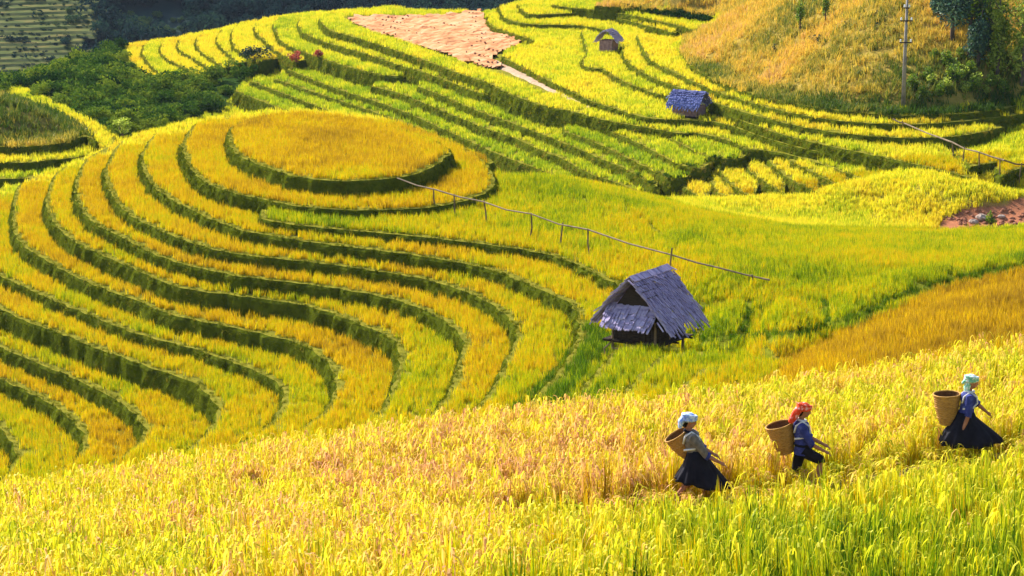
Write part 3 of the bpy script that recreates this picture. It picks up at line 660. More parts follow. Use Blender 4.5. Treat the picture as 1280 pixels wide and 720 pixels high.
M_strap = simple('white_strap', [(.3, (.5, .48, .46)), (.7, (.75, .73, .70))], 9.0)
M_hair = simple('black_hair', [(.3, (.008, .006, .005)), (.7, (.02, .016, .012))], 20.0, rough=.5)
M_bark = simple('bark', [(.3, (.05, .035, .025)), (.6, (.14, .10, .075)), (.8, (.24, .19, .15))], 6.0, stretch=(1, 1, .3), bump=.05, spec=.1)
M_stone = simple('pale_stone', [(.3, (.26, .19, .15)), (.7, (.48, .38, .32))], 5.0, bump=.04)
def mesh_leaf_mat(name, stops, trans=.35, nsc=1.2):
    m, nt = mat(name); L = nt.links.new
    out = N(nt, 'ShaderNodeOutputMaterial'); geo = N(nt, 'ShaderNodeNewGeometry'); tc = N(nt, 'ShaderNodeTexCoord')
    no = N(nt, 'ShaderNodeTexNoise', inp={'Scale': nsc, 'Detail': 3.0}); L(tc.outputs['Object'], no.inputs['Vector'])
    ad = N(nt, 'ShaderNodeMath', operation='MULTIPLY_ADD', inp={1: .5}); L(geo.outputs['Random Per Island'], ad.inputs[0])
    mu = N(nt, 'ShaderNodeMath', operation='MULTIPLY', inp={1: .5}); L(no.outputs['Fac'], mu.inputs[0]); L(mu.outputs[0], ad.inputs[2])
    r = ramp(nt, stops); L(ad.outputs[0], r.inputs[0])
    d = N(nt, 'ShaderNodeBsdfPrincipled', inp={'Roughness': .6, 'Specular IOR Level': .2}); t = N(nt, 'ShaderNodeBsdfTranslucent'); s = N(nt, 'ShaderNodeMixShader', inp={0: trans})
    L(r.outputs[0], d.inputs['Base Color']); L(r.outputs[0], t.inputs['Color']); L(d.outputs[0], s.inputs[1]); L(t.outputs[0], s.inputs[2]); L(s.outputs[0], out.inputs[0]); return m
ML_green = mesh_leaf_mat('leaf_green', [(.2, (.04, .10, .010)), (.5, (.12, .21, .014)), (.8, (.34, .38, .02))], .45)
ML_bright = mesh_leaf_mat('leaf_yellow_green', [(.2, (.10, .17, .015)), (.5, (.32, .40, .035)), (.8, (.60, .62, .12))], .55)
ML_dark = mesh_leaf_mat('leaf_dark', [(.2, (.010, .020, .012)), (.5, (.02, .045, .02)), (.8, (.05, .085, .03))], .25)
ML_blue = mesh_leaf_mat('leaf_blue_green', [(.2, (.025, .065, .050)), (.5, (.055, .12, .08)), (.8, (.16, .24, .08))], .3)
ML_purple = mesh_leaf_mat('leaf_brown_purple', [(.2, (.012, .008, .012)), (.5, (.025, .017, .022)), (.8, (.05, .04, .035))], .15)
ML_red = mesh_leaf_mat('leaf_red', [(.2, (.25, .035, .02)), (.5, (.42, .07, .04)), (.8, (.50, .15, .08))], .35)

def hit(u, v, t0=20, t1=240):
    """first point of the built ground seen along a line of sight"""
    t = np.arange(t0, t1, .25); d = ray(u, v); P = d[None] * t[:, None]; P[:, 2] += CZ
    z, _ = surface(P[:, 0].copy(), P[:, 1].copy()); k = np.nonzero(P[:, 2] <= z)[0]
    i = k[0] if len(k) else len(t) - 1
    return Vector((P[i, 0], P[i, 1], z[i])), t[i]

# ------------------------------------------------------------------ huts
def slats(mb, W, Ln, rz, ez, side, courses, per, th, seed, flare=.10, ragged=.12, shag=.5, curve=.92):
    r = random.Random(seed); hw = W / 2
    for c in range(courses):
        for k in range(per):
            y = -Ln / 2 + Ln * (k + .5) / per + r.uniform(-.02, .02); s0 = c / courses - .02; s1 = min(1.0, (c + 1) / courses + .10) + r.uniform(-.03, .03) + (r.uniform(0, ragged) if c == courses - 1 else 0)
            def pt(s, up):
                x = hw * s; z = rz - (rz - ez) * (s ** curve) + flare * s * s * 1.2 + .05 * shag * math.sin(y * 2.3 + side) * s
                return x, z + up
            w = Ln / per * r.uniform(.85, 1.3); tw = r.uniform(-.03, .03) * (1 + 2 * shag) - .10 * shag * (y / Ln) * 0; y += shag * (.10 if k in (0, per - 1) else 0) * r.uniform(-1, 1)
            x0, z0 = pt(max(s0, 0), .0); s1 += shag * r.uniform(-.03, .05); x1, z1 = pt(s1, .03 + r.uniform(0, .03 + .05 * shag))
            nx_, nz_ = (rz - ez), hw; l = math.hypot(nx_, nz_); nx_, nz_ = nx_ / l * th, nz_ / l * th
            vs = []
            for (x, z, dy) in ((x0, z0, 0), (x1, z1, tw)):
                for yy in (y - w / 2, y + w / 2):
                    vs.append((side * x, yy + dy, z)); vs.append((side * (x + nx_), yy + dy, z + nz_))
            mb.add(vs, [(0, 1, 3, 2), (4, 6, 7, 5), (0, 4, 5, 1), (2, 3, 7, 6), (1, 5, 7, 3), (0, 2, 6, 4)])
def hut(label, loc, rotz, W, Ln, rz, ez, floor_z, m_roof, m_wall, courses, per, hip=0.0, seed=1, braces=True, pent=True, shag=.5, curve=.92):
    t = thing('field_hut', label, 'hut', loc, rotz)
    mb = MB()
    for s in (-1, 1): slats(mb, W, Ln, rz, ez, s, courses, per, .035, seed + s, ragged=.10 + .13 * shag, shag=shag, curve=curve)
    rf = mb.build('roof', m_roof, t)
    r = random.Random(seed)
    cap = MB()
    for k in range(int(Ln / .12)):
        y = -Ln / 2 + (k + .5) * Ln / int(Ln / .12)
        for s in (-1, 1): cap.box((s * .085, y, rz + .025 + r.uniform(-.01, .02)), (.24, .13, .03), Matrix.Rotation(s * .62, 3, 'Y'))
    cap.build('ridge_cap', m_roof, rf)
    bars = MB()
    for c in range(1, min(courses, 5)):
        s = c / courses
        for sd in (-1, 1):
            x = W / 2 * s; z = rz - (rz - ez) * s ** curve + .10 + .10 * s * s
            bars.tube([(sd * x, -Ln / 2 - .03, z), (sd * x, Ln / 2 + .03, z)], .010, 5)
    bars.build('roof_batten', M_darkwood, rf)
    wl = W * .62; ll = Ln * .74; gw_ = W * .43; gz_ = ez + .02
    wm = MB(); nb = 9
    for k in range(nb):                                                # upright boards, with gaps
        x = -wl / 2 + wl * (k + .5) / nb
        for yy in (-ll / 2, ll / 2): wm.box((x, yy, (floor_z + ez + .12) / 2 + r.uniform(-.02, .02)), (wl / nb * .9, .03, ez + .12 - floor_z))
    for k in range(nb):
        y = -ll / 2 + ll * (k + .5) / nb
        for xx in (-wl / 2, wl / 2): wm.box((xx, y, (floor_z + ez + .12) / 2), (.03, ll / nb * .9, ez + .12 - floor_z))
    wm.build('wall', m_wall, t)
    fl = MB()
    for k in range(6): fl.box((-wl / 2 - .12 + (wl + .24) * k / 5, 0, floor_z - .03), ((wl + .24) / 6.6, ll + .34, .04))
    for yy in (-ll / 2, 0, ll / 2): fl.tube([(-wl / 2 - .3, yy, floor_z - .09), (wl / 2 + .3, yy + .03, floor_z - .09)], .035, 6)
    fl.build('floor', M_darkwood, t)
    for sx in (-1, 1):
        for sy in (-1, 0, 1):
            p = MB(); p.tube([(sx * wl / 2, sy * ll / 2, -.35), (sx * (wl / 2 - .01), sy * ll / 2 + .01, ez + .15)], [.045, .038], 7); p.build('post', M_wood, t)
    if braces:
        for sx in (-1, 1):
            p = MB(); p.tube([(sx * wl / 2, -ll / 2 - .03, floor_z - .08), (sx * (wl / 2 + .16), -ll / 2 - .22, floor_z - .30), (sx * (wl / 2 + .05), -ll / 2 - .32, -.1)], .026, 6); p.build('brace', M_wood, t)
        p = MB(); p.tube([(-wl / 2 + .1, -ll / 2 - .18, floor_z - .25), (wl / 2 + .1, -ll / 2 - .16, floor_z - .28)], .022, 6); p.build('rail', M_wood, t)
    if pent:                                                           # little lean-to roof under the gable
        pm = MB(); n_ = 30
        for c in range(4):
            for k in range(n_):
                x = -W * .36 + W * .72 * (k + .5) / n_; y0 = -ll / 2 + .02 - c * .13; y0 += r.uniform(-.02, .02); y1 = y0 - .22 + r.uniform(-.08, .03); z0 = ez + .58 - c * .155 + c * .02 + .02 * math.sin(x * 5); z1 = z0 - .21 + r.uniform(-.03, .02)
                w = W * .72 / n_
                vs = [(x - w / 2, y0, z0), (x + w / 2, y0, z0), (x + w / 2, y1, z1), (x - w / 2, y1, z1)]; vs += [(a, b, c_ + .03) for a, b, c_ in vs]
                pm.add(vs, [(0, 3, 2, 1), (4, 5, 6, 7), (0, 1, 5, 4), (1, 2, 6, 5), (2, 3, 7, 6), (3, 0, 4, 7)])
        pm.build('lean_to', m_roof, t)
        gm = MB()
        gm.add([(-gw_, -ll / 2, gz_), (gw_, -ll / 2, gz_), (0, -ll / 2, rz - .05), (-gw_, -ll / 2 + .04, gz_), (gw_, -ll / 2 + .04, gz_), (0, -ll / 2 + .04, rz - .05)], [(0, 1, 2), (5, 4, 3), (0, 3, 4, 1), (1, 4, 5, 2), (2, 5, 3, 0)])
        gm.build('gable', M_darkwood, t)
    return t
H1z, _l = surface(np.array([HUT[0]]), np.array([HUT[1]]))
hut('large stilted field hut with shaggy purple grey thatch beside the nearest terraces', (HUT[0], HUT[1], float(H1z[0]) + .13), R(-34), 2.34, 2.2, 2.28, .88, .40, M_thatch, M_darkwood, 8, 74, seed=3, shag=1.25, curve=1.18)
hut('middle sized field hut with smooth blue thatched roof standing on a dark bank', (HUT_MID[0], HUT_MID[1] + .4, HUT_MID[2]), R(62), 1.75, 1.95, 1.68, .85, .45, M_thatch_blue, M_pinkwood, 8, 60, seed=5, braces=False, pent=False, shag=.7, curve=1.7)
hut('smallest and farthest field hut with pale grey roof and pinkish wall on the upper knoll', (HUT_TOP[0], HUT_TOP[1] + .3, HUT_TOP[2]), R(-24), 1.45, 1.25, 1.42, .70, .12, M_thatch_grey, M_pinkwood, 6, 44, seed=8, braces=False, pent=False, shag=.7, curve=1.8)

# ------------------------------------------------------------------ bamboo rails
def rail_fence(label, railpx, posts, rad=.03):
    P = [Vector(at_t(u_, v_, hit(u_, v_ + h_, 60)[1] - .1)) for u_, v_, h_ in railpx]
    t = thing('bamboo_rail', label, 'railing', P[0])
    mb = MB(); q = []
    for a, b in zip(P[:-1], P[1:]):
        for s in (0, .5): q.append(a.lerp(b, s) - P[0] + Vector((random.uniform(-.03, .03), 0, random.uniform(-.03, .03) - (.05 if s else 0))))
    q.append(P[-1] - P[0]); mb.tube(q, [rad * random.uniform(.85, 1.1) for _ in q], 7); mb.build('rail', M_bamboo, t)
    px = [p[0] for p in railpx]
    for u, h in posts:
        k = max(0, min(len(px) - 2, int(np.searchsorted(px, u)) - 1)); s = (u - px[k]) / (px[k + 1] - px[k]); top = P[k].lerp(P[k + 1], s)
        z, _ = surface(np.array([top.x]), np.array([top.y])); base = Vector((top.x + random.uniform(-.12, .12), top.y, float(z[0]) - .1))
        pm = MB(); up = top + Vector((0, 0, h)); mid = (base + up) / 2 + Vector((random.uniform(-.05, .05), 0, 0)); pm.tube([base - P[0], mid - P[0], up - P[0]], [.034, .03, .028], 7); pm.build('post', M_bamboo, t)
    return t
rail_fence('long thin bamboo rail on posts running down the green field behind the large hut', [(497,222,24),(545,237,20),(605,252,30),(664,268,32),(735,288,32),(840,318,24),(900,334,16),(962,350,10)], [(542,.02),(568,.0),(605,.05),(664,.05),(704,.02),(735,.06),(840,.22),(940,.03)])
rail_fence('long bamboo rail on posts sloping down the bright field towards the right edge', [(1116,149,10),(1130,154,12),(1190,178,22),(1222,190,30),(1255,200,26),(1284,206,24)], [(1128,.1),(1190,.03),(1206,.02),(1224,.04),(1250,.03),(1277,.03)], .04)

# ------------------------------------------------------------------ utility pole
p0, _t = hit(1129, 134, 116); 
pole = thing('utility_pole', 'tall grey concrete utility pole at the foot of the dry hillside', 'utility pole', p0)
mb = MB(); mb.tube([(0, 0, -.3), (0, 0, 2.5), (.02, 0, 5.45)], [.115, .09, .06], 12); mb.build('shaft', M_concrete, pole, True)
for z in (5.0, 4.35, 3.25):
    mb = MB(); mb.box((.0, -.10, z), (.62 if z < 4.9 else .3, .06, .06)); ca = mb.build('crossarm', M_darkwood, pole)
    for sx in (-1, 1):
        mb = MB(); x = sx * (.26 if z < 4.9 else .12); mb.tube([(x, -.10, z + .03), (x, -.10, z + .07), (x, -.10, z + .1), (x, -.10, z + .14), (x, -.1, z + .17)], [.02, .05, .03, .05, .02], 9); mb.build('insulator', M_white, ca)
mb = MB(); mb.tube([(0, 0, 5.44), (.0, 0, 5.62)], [.03, .02], 6); mb.build('finial', M_darkwood, pole)

# ------------------------------------------------------------------ trees and shrubs
def leaf_mass(n_, rad, size, seed, clumps=9, lift=0.0, hollow=.55):
    r = np.random.default_rng(seed); rad = np.array(rad)
    cc = r.normal(0, 1, (clumps, 3)); cc /= np.linalg.norm(cc, axis=1)[:, None]; cc = cc * rad * r.uniform(.25, .75, (clumps, 1)); cs = r.uniform(.35, .6, clumps)
    v = []; f = []
    for i in range(n_):
        k = r.integers(clumps); d = r.normal(0, 1, 3); d /= np.linalg.norm(d)
        p = cc[k] + d * rad * cs[k] * r.uniform(hollow, 1.05); p[2] += lift
        if p[2] < .02 and lift > 0: p[2] = abs(p[2]) * .5
        nrm = d * .6 + r.normal(0, .6, 3); nrm /= np.linalg.norm(nrm); a = np.cross(nrm, r.normal(0, 1, 3)); a /= np.linalg.norm(a); b = np.cross(nrm, a); s = size * r.uniform(.6, 1.3)
        n0 = len(v); v += [p - a * s * .9, p + b * s * .45 + nrm * s * .15, p + a * s * .9, p - b * s * .45 + nrm * s * .15]; f.append((n0, n0 + 1, n0 + 2, n0 + 3))
    return v, f
def shrub(label, loc, rad, n_, size, m, seed, name='shrub', cat='shrub', group=None, stem=True):
    t = thing(name, label, cat, loc, random.uniform(0, 6), group)
    v, f = leaf_mass(n_, rad, size, seed, lift=rad[2] * .85); link('foliage', new_mesh('foliage', v, f, m), t)
    if stem:
        mb = MB(); r = random.Random(seed)
        for k in range(4): mb.tube([(r.uniform(-.05, .05), r.uniform(-.05, .05), -.15), (r.uniform(-.3, .3) * rad[0], r.uniform(-.3, .3) * rad[1], rad[2] * .6), (r.uniform(-.6, .6) * rad[0], r.uniform(-.6, .6) * rad[1], rad[2] * 1.3)], [.035, .025, .01], 5)
        mb.build('stem', M_bark, t)
    return t
def copy_tree(o_, loc, rz, sc, label=None, group=None):
    c = o_.copy(); C.objects.link(c); c.location = loc; c.rotation_euler = (0, 0, rz); c.scale = (sc, sc, sc)
    if label: c['label'] = label
    if group: c['group'] = group
    for ch in o_.children:
        d = ch.copy(); C.objects.link(d); d.parent = c
    return c
def tree(label, loc, h, cr, n_, size, m, seed, group=None, crown_z=.62):  # crown_z: height of the crown's middle
    t = thing('tree', label, 'tree', loc, random.uniform(0, 6), group); r = random.Random(seed)
    mb = MB(); lean = (r.uniform(-.05, .05) * h, r.uniform(-.05, .05) * h)
    mb.tube([(0, 0, -.4), (lean[0] * .3, lean[1] * .3, h * .3), (lean[0], lean[1], h * .65), (lean[0] * 1.2, lean[1] * 1.2, h * .95)], [h * .024 + .02, h * .018 + .015, h * .012 + .01, .012], 8)
    for k in range(7):
        a = r.uniform(0, 6.28); z0 = h * r.uniform(.35, .8); q = cr[0] * r.uniform(.5, .9)
        mb.tube([(lean[0] * z0 / h, lean[1] * z0 / h, z0), (lean[0] * z0 / h + q * .5 * math.cos(a), lean[1] * z0 / h + q * .5 * math.sin(a), z0 + h * .06), (lean[0] + q * math.cos(a), lean[1] + q * math.sin(a), z0 + h * .14)], [h * .008 + .008, h * .005 + .006, .006], 5)
    mb.build('trunk', M_bark, t)
    v, f = leaf_mass(n_, cr, size, seed, clumps=16, hollow=.3); v = [(p[0] + lean[0], p[1] + lean[1], p[2] + h * crown_z) for p in v]
    link('crown', new_mesh('crown', v, f, m), t)
    return t
# the grove at the top right, tallest dark trees behind, edge ones with sunlight put into brighter leaf colour
gr = [(1190,52,'dark blue green tree with dense crown at the left edge of the grove',4.6,(1.0,1.0,1.7),ML_blue),
      (1212,72,'tall blue green tree with leafy crown in the middle of the grove',5.6,(1.15,1.1,2.2),ML_blue),
      (1222,84,'darkest tree of the grove, its low crown deep blue green',3.4,(.8,.8,1.3),ML_blue),
      (1247,100,'sunlit yellow green tree with thin trunk at the grove front',4.6,(.75,.75,2.0),ML_bright),
      (1277,108,'bright green tree at the right picture edge beside the grove',5.2,(1.1,1.1,2.3),ML_bright),
      (1176,24,'small blue green tree high on the slope above the grove',2.8,(.8,.8,1.1),ML_blue),
      (1240,76,'tall mid green tree behind the sunlit one in the grove',6.0,(1.3,1.3,2.3),ML_green),
      (1300,90,'tall green tree behind the bright one at the right edge',7.0,(1.5,1.5,2.8),ML_bright)]
for i, (u, v, lb, h, cr, m) in enumerate(gr):
    p, _t = hit(u, v, 116); tree(lb.replace('_', ' '), p, h, cr, 2600, .12, m, 100 + i, 'trees of the grove', .47)
p, _t = hit(1000, 40, 118); tree('slender young green tree on the dry hillside, left of its pair', p, 1.75, (.33, .33, .75), 420, .08, ML_green, 120, 'pair of young trees on the hillside', .66)
p, _t = hit(1031, 33, 118); tree('slender young green tree on the dry hillside, right of its pair and slightly shorter', p, 1.6, (.28, .28, .65), 360, .08, ML_green, 121, 'pair of young trees on the hillside', .7)
p, _t = hit(74, 74, 150); shrub('dark brown round crowned tree standing alone before the distant striped slope', p, (1.35, 1.2, 1.15), 1500, .12, ML_purple, 122, 'tree', 'tree')
shrub('pale yellow green bush just behind the crest of the near terraced hill', at_t(153, 166, 121), (.52, .5, .42), 520, .07, ML_bright, 123)
p, _t = hit(318, 90, 150); shrub('wide dark green shrub at the left end of the long terrace strips', p, (1.6, .8, .55), 700, .11, ML_dark, 124)
p, _t = hit(285, 88, 150); shrub('small rounded grey green shrub beside the wide dark shrub', p, (.4, .4, .45), 300, .07, ML_green, 125)
p, _t = hit(371, 80, 150); shrub('larger red leaved shrub on the bank below the upper terraces', p, (.75, .5, .42), 420, .09, ML_red, 126)
p, _t = hit(399, 88, 150); shrub('smaller red leaved shrub just right of the larger red one', p, (.5, .4, .30), 300, .09, ML_red, 127)
base = None
for i, (u, v, s) in enumerate([(1140,112,1.0),(1160,100,.8),(1183,84,1.1),(1192,104,1.2),(1212,96,1.0),(1216,118,1.1),(1238,112,.9),(1152,124,.8),(1254,122,.9),(1174,121,.9),(1168,74,.7),(1200,75,.8)]):
    p, _t = hit(u, v, 116); lb = 'leafy green shrub on the slope between the utility pole and the grove'
    if base is None: base = shrub(lb, p, (.55, .5, .42), 420, .085, ML_green, 130, group='green shrubs right of the utility pole')
    else: copy_tree(base, p, i * 1.3, s)
base = None
for i, (u, v, s) in enumerate([(1200,98,1.1),(1222,108,1.0),(1180,112,.9),(1205,116,.8),(1248,114,.9),(1165,108,.8),(1190,90,.8),(1230,122,.7)]):
    p, _t = hit(u, v, 116); lb = 'bright yellow green shrub among the darker shrubs below the grove'
    if base is None: base = shrub(lb, p, (.5, .45, .40), 420, .085, ML_bright, 131, group='bright shrubs below the grove')
    else: copy_tree(base, p, i * 1.7, s)
base = None
for i, (u, v, s) in enumerate([(968,66,1.5),(1017,54,1.2),(1024,55,1.4),(1045,37,.8),(1057,35,.9),(1063,31,.8),(1095,40,1.2),(1096,21,.8),(970,38,.7),(1118,45,.8),(1012,53,.9)]):
    p, _t = hit(u, v, 116); lb = 'tiny dark shrub dotted on the dry orange hillside'
    if base is None: base = shrub(lb, p, (.22, .2, .24), 90, .07, ML_dark, 140, group='tiny dark shrubs on the dry hillside', stem=False)
    else: copy_tree(base, p, i * 1.3, s * .8)
p, _t = hit(800, 34, 130)

# thicket on the left slope, hedge below the hillside
def bush_obj(nm, m, seed, rad=(.6, .6, .45), n_=330, size=.075):
    v, f = leaf_mass(n_, rad, size, seed, clumps=6, lift=rad[2] * .6); return bpy.data.objects.new(nm, new_mesh(nm, v, f, m))
T_bush = coll('thicket', [bush_obj('bush', M_bush, 150 + i) for i in range(4)])
x, y = sample(-44, -12, 128, 212, 1.25); z, lid = surface(x, y); k, u, v, t = classify(x, y, z)
m = (lid < 0) & (k == 7) & frame(x, y, z); x, y, z, u, v = x[m], y[m], z[m], u[m], v[m]; s = rng.uniform(.35, 1.0, len(x)) ** 1.6 * 2.1
scatter('shrub_thicket', np.c_[x, y, z - .1], euls(len(x), .1), np.c_[s, s, s * rng.uniform(.8, 1.2, len(x))], .66 + .20 * smooth_noise(x, y, 10, 21) + rng.normal(0, .20, len(x)), rng.integers(0, 4, len(x)), T_bush, 'dense green thicket covering the slope on the left')
x, y = sample(-44, -14, 115, 142, 1.3); z, lid = surface(x, y); k, u, v, t = classify(x, y, z)
m = (k == 8) & frame(x, y, z) & inside(poly((-60,90),(0,100),(60,124),(100,150),(95,162),(50,140),(-60,125)), u, v); x, y, z = x[m], y[m], z[m]; s = rng.uniform(.3, .6, len(x))
scatter('shrub_thicket', np.c_[x, y, z - .05], euls(len(x), .1), np.c_[s, s, s], .75 + rng.normal(0, .15, len(x)), rng.integers(0, 4, len(x)), T_bush, 'low green scrub on top of the knoll at the left edge')
# hedge bank in the upper right corner of the fields, scrub in the gully
hp = []
for uv0, uv1, nn in (((760,4),(902,20),60), ((790,8),(900,24),40)):
    for q in range(nn):
        s = q / nn; P_ = at_z(uv0[0] * (1 - s) + uv1[0] * s, uv0[1] * (1 - s) + uv1[1] * s + rng.uniform(-1, 1), -16.4); hp.append((P_[0], P_[1] + rng.uniform(0, .8), P_[2] - .3))
for u, v, h0 in [(845,220,.1),(850,228,.1),(856,217,.1),(838,228,.1),(826,232,.1),(832,238,.1),(818,232,.1),(880,202,.1),(890,206,.1),(900,204,.1),(915,199,.1),(872,207,.1),(865,211,.1),(802,222,.1)]:
    for q in range(3):
        pb_, _t = hit(u + rng.uniform(-5, 5), v + rng.uniform(-2, 2), 104); hp.append((pb_.x, pb_.y, pb_.z))
for u, v, t in [(895,424,70),(915,418,70),(945,421,69.5),(965,424,69),(1000,423,68.5),(1015,420,68.6),(1040,412,69),(1060,404,69.6),(1085,396,70),(1120,380,71),(930,460,61.5),(922,466,61),(915,471,60.6),(940,452,62),(1160,345,79),(1180,342,79)]:
    for q in range(3):
        uu, vv = u + rng.uniform(-9, 9), v + rng.uniform(-2, 3); P_ = at_t(uu, vv, t); zz, _l = surface(np.array([P_[0]]), np.array([P_[1]])); hp.append((P_[0], P_[1], float(zz[0])))
hp = np.array(hp); n_ = len(hp); s = np.where(hp[:, 1] > 120, np.where(hp[:, 1] > 140, rng.uniform(.5, .8, n_), rng.uniform(.18, .36, n_)), rng.uniform(.18, .34, n_))
scatter('scrub', hp, euls(n_, .1), np.c_[s, s, s], np.where(hp[:, 1] > 120, np.where(hp[:, 1] > 140, .15, .55), .6) + rng.normal(0, .12, n_), rng.integers(0, 4, n_), T_bush, 'dark green scrub along the gully and the upper field edge')

# ------------------------------------------------------------------ ploughed plot, path, bare earth with stones
M_plough = simple('ploughed_earth', [(.30, (.13, .05, .02)), (.42, (.36, .14, .05)), (.52, (.48, .24, .10)), (.72, (.56, .36, .21))], 1.3, bump=.25, stretch=(.45, 1.1, 1), spec=.05)
zt = -18.15 - RH
PL = [(432,24),(445,21),(500,21.5),(560,20),(592,14.5),(604,14),(606,22),(612,30),(640,44),(668,50),(655,56),(632,64),(624,70),(616,77),(640,86),(610,88),(575,78),(540,66),(507,54.5),(470,44),(440,33)]
PLw = np.array([at_z(u, v, zt)[:2] for u, v in chaikin(PL, 1)])
bm = bmesh.new(); xs = np.arange(PLw[:, 0].min(), PLw[:, 0].max(), .3); ys = np.arange(PLw[:, 1].min(), PLw[:, 1].max(), .3)
XX, YY = np.meshgrid(xs, ys); ins = inside(PLw, XX.ravel(), YY.ravel()).reshape(XX.shape)
fur = .13 * np.sin((XX * .55 + YY * .35) * 5.2 + 1.3 * np.sin(YY * .4) + .8 * np.sin(XX * .9)) + rng.normal(0, .035, XX.shape); vid = {}
for j in range(XX.shape[0] - 1):
    for i in range(XX.shape[1] - 1):
        if ins[j, i] and ins[j + 1, i] and ins[j, i + 1] and ins[j + 1, i + 1]:
            q = []
            for a, b in ((j, i), (j, i + 1), (j + 1, i + 1), (j + 1, i)):
                if (a, b) not in vid: vid[(a, b)] = bm.verts.new((XX[a, b], YY[a, b], zt + CZ + .14 + fur[a, b]))
                q.append(vid[(a, b)])
            bm.faces.new(q)
me = bpy.data.meshes.new('ploughed_field'); bm.to_mesh(me); bm.free(); me.materials.append(M_plough); kind(link('ploughed_field', me), 'structure'); me.polygons.foreach_set('use_smooth', [True] * len(me.polygons))
def rock_obj(nm, m, seed, r_=.5):
    mb = MB(); mb.ball((0, 0, 0), (r_, r_ * .8, r_ * .55), 9, 6); rr = random.Random(seed); mb.v = [tuple(c * rr.uniform(.78, 1.2) for c in p) for p in mb.v]; return bpy.data.objects.new(nm, new_mesh(nm, mb.v, mb.f, m))
M_clod = simple('earth_clod', [(.3, (.14, .055, .03)), (.6, (.34, .14, .08)), (.8, (.5, .26, .16))], 4.0, spec=.05)
T_clod = coll('clods', [rock_obj('clod', M_clod, i) for i in range(3)])
q = np.nonzero(ins.ravel())[0]; q = rng.choice(q, min(1500, len(q)), replace=False); px_, py_ = XX.ravel()[q], YY.ravel()[q]; s = rng.uniform(.08, .22, len(q))
row = np.sin((px_ * .55 + py_ * .35) * 5.2 + 1.3 * np.sin(py_ * .4)) > .1; px_, py_, s = px_[row], py_[row], s[row]
cl = [np.c_[px_, py_, np.full(len(px_), zt + CZ + .16)]]; cs = [s]
x, y = sample(10, 34, 100, 116, 14); z, lid = surface(x, y); k, u, v, t = classify(x, y, z); m = (k == 5) & (lid < 0) & frame(x, y, z); m &= np.sin(x * .9 + y * 2.3 + np.sin(x)) > -.2
cl.append(np.c_[x[m], y[m], z[m]]); cs.append(rng.uniform(.10, .30, m.sum())); cl = np.vstack(cl); s = np.hstack(cs)
scatter('clods', cl, euls(len(cl), .4), np.c_[s, s, s], np.full(len(cl), .5), rng.integers(0, 3, len(cl)), T_clod, 'broken clods of bare earth in the ploughed and cleared plots')
M_path = simple('trodden_path', [(.3, (.26, .17, .10)), (.7, (.46, .33, .22))], 2.0, spec=.05)
pp = resample(np.array([at_z(u, v, zt)[:2] for u, v in chaikin([(612,76),(632,86),(655,96),(690,112),(724,127.5),(754,138.5),(788,148)], 2)]), .6)
tn = np.gradient(pp, axis=0); tn /= np.linalg.norm(tn, axis=1)[:, None]; nr = np.c_[-tn[:, 1], tn[:, 0]]; wd = .38 + .06 * np.sin(np.arange(len(pp)))
V = []; Fc = []
for i in range(len(pp)):
    for sgn, zz in ((-1, .0), (-.8, .10), (.8, .10), (1, .0)): V.append((*(pp[i] + nr[i] * sgn * wd[i]), zt + CZ + zz))
for i in range(len(pp) - 1):
    for k in range(3): Fc.append((i * 4 + k, i * 4 + k + 1, i * 4 + 5 + k, i * 4 + 4 + k))
kind(link('path', new_mesh('path', V, Fc, M_path)), 'structure')
for lb, u, v, r_ in (('largest pale stone on the bare red earth at the right edge', 1228, 276, .30), ('flat pale stone left of the largest one on the bare earth', 1217, 281, .24), ('small grey stone at the upper side of the bare earth plot', 1252, 272, .17)):
    p, _t = hit(u, v, 96); o_ = rock_obj('stone', M_stone, int(u), r_); C.objects.link(o_); o_.location = (p.x, p.y, p.z + r_ * .25); tag(o_, lb, 'stone')
p, _t = hit(1240, 281, 96); shrub('small pointed green bush among the stones on the bare earth', p, (.28, .25, .30), 160, .07, ML_green, 160)

# ------------------------------------------------------------------ the mountainside beyond
M_far = simple('forest_floor', [(.3, (.010, .024, .026)), (.5, (.018, .040, .036)), (.7, (.035, .065, .045))], .06, spec=.02)
fx = np.arange(-150, 110, 4.0); fy = np.arange(232, 640, 4.0); FX, FY = np.meshgrid(fx, fy)
def farz(x, y): return CZ - 55 + .27 * (y - 240) + 2.2 * np.sin(x * .06 + y * .03) + 1.6 * np.sin(y * .05 - x * .03) + np.clip((y - 420) * .12, 0, 40)
FZ = farz(FX, FY); id2 = np.arange(FX.size).reshape(FX.shape)
q2 = np.c_[id2[:-1, :-1].ravel(), id2[:-1, 1:].ravel(), id2[1:, 1:].ravel(), id2[1:, :-1].ravel()]
kind(link('hills', grid_mesh('hills', np.c_[FX.ravel(), FY.ravel(), FZ.ravel()], q2, M_far)), 'structure')
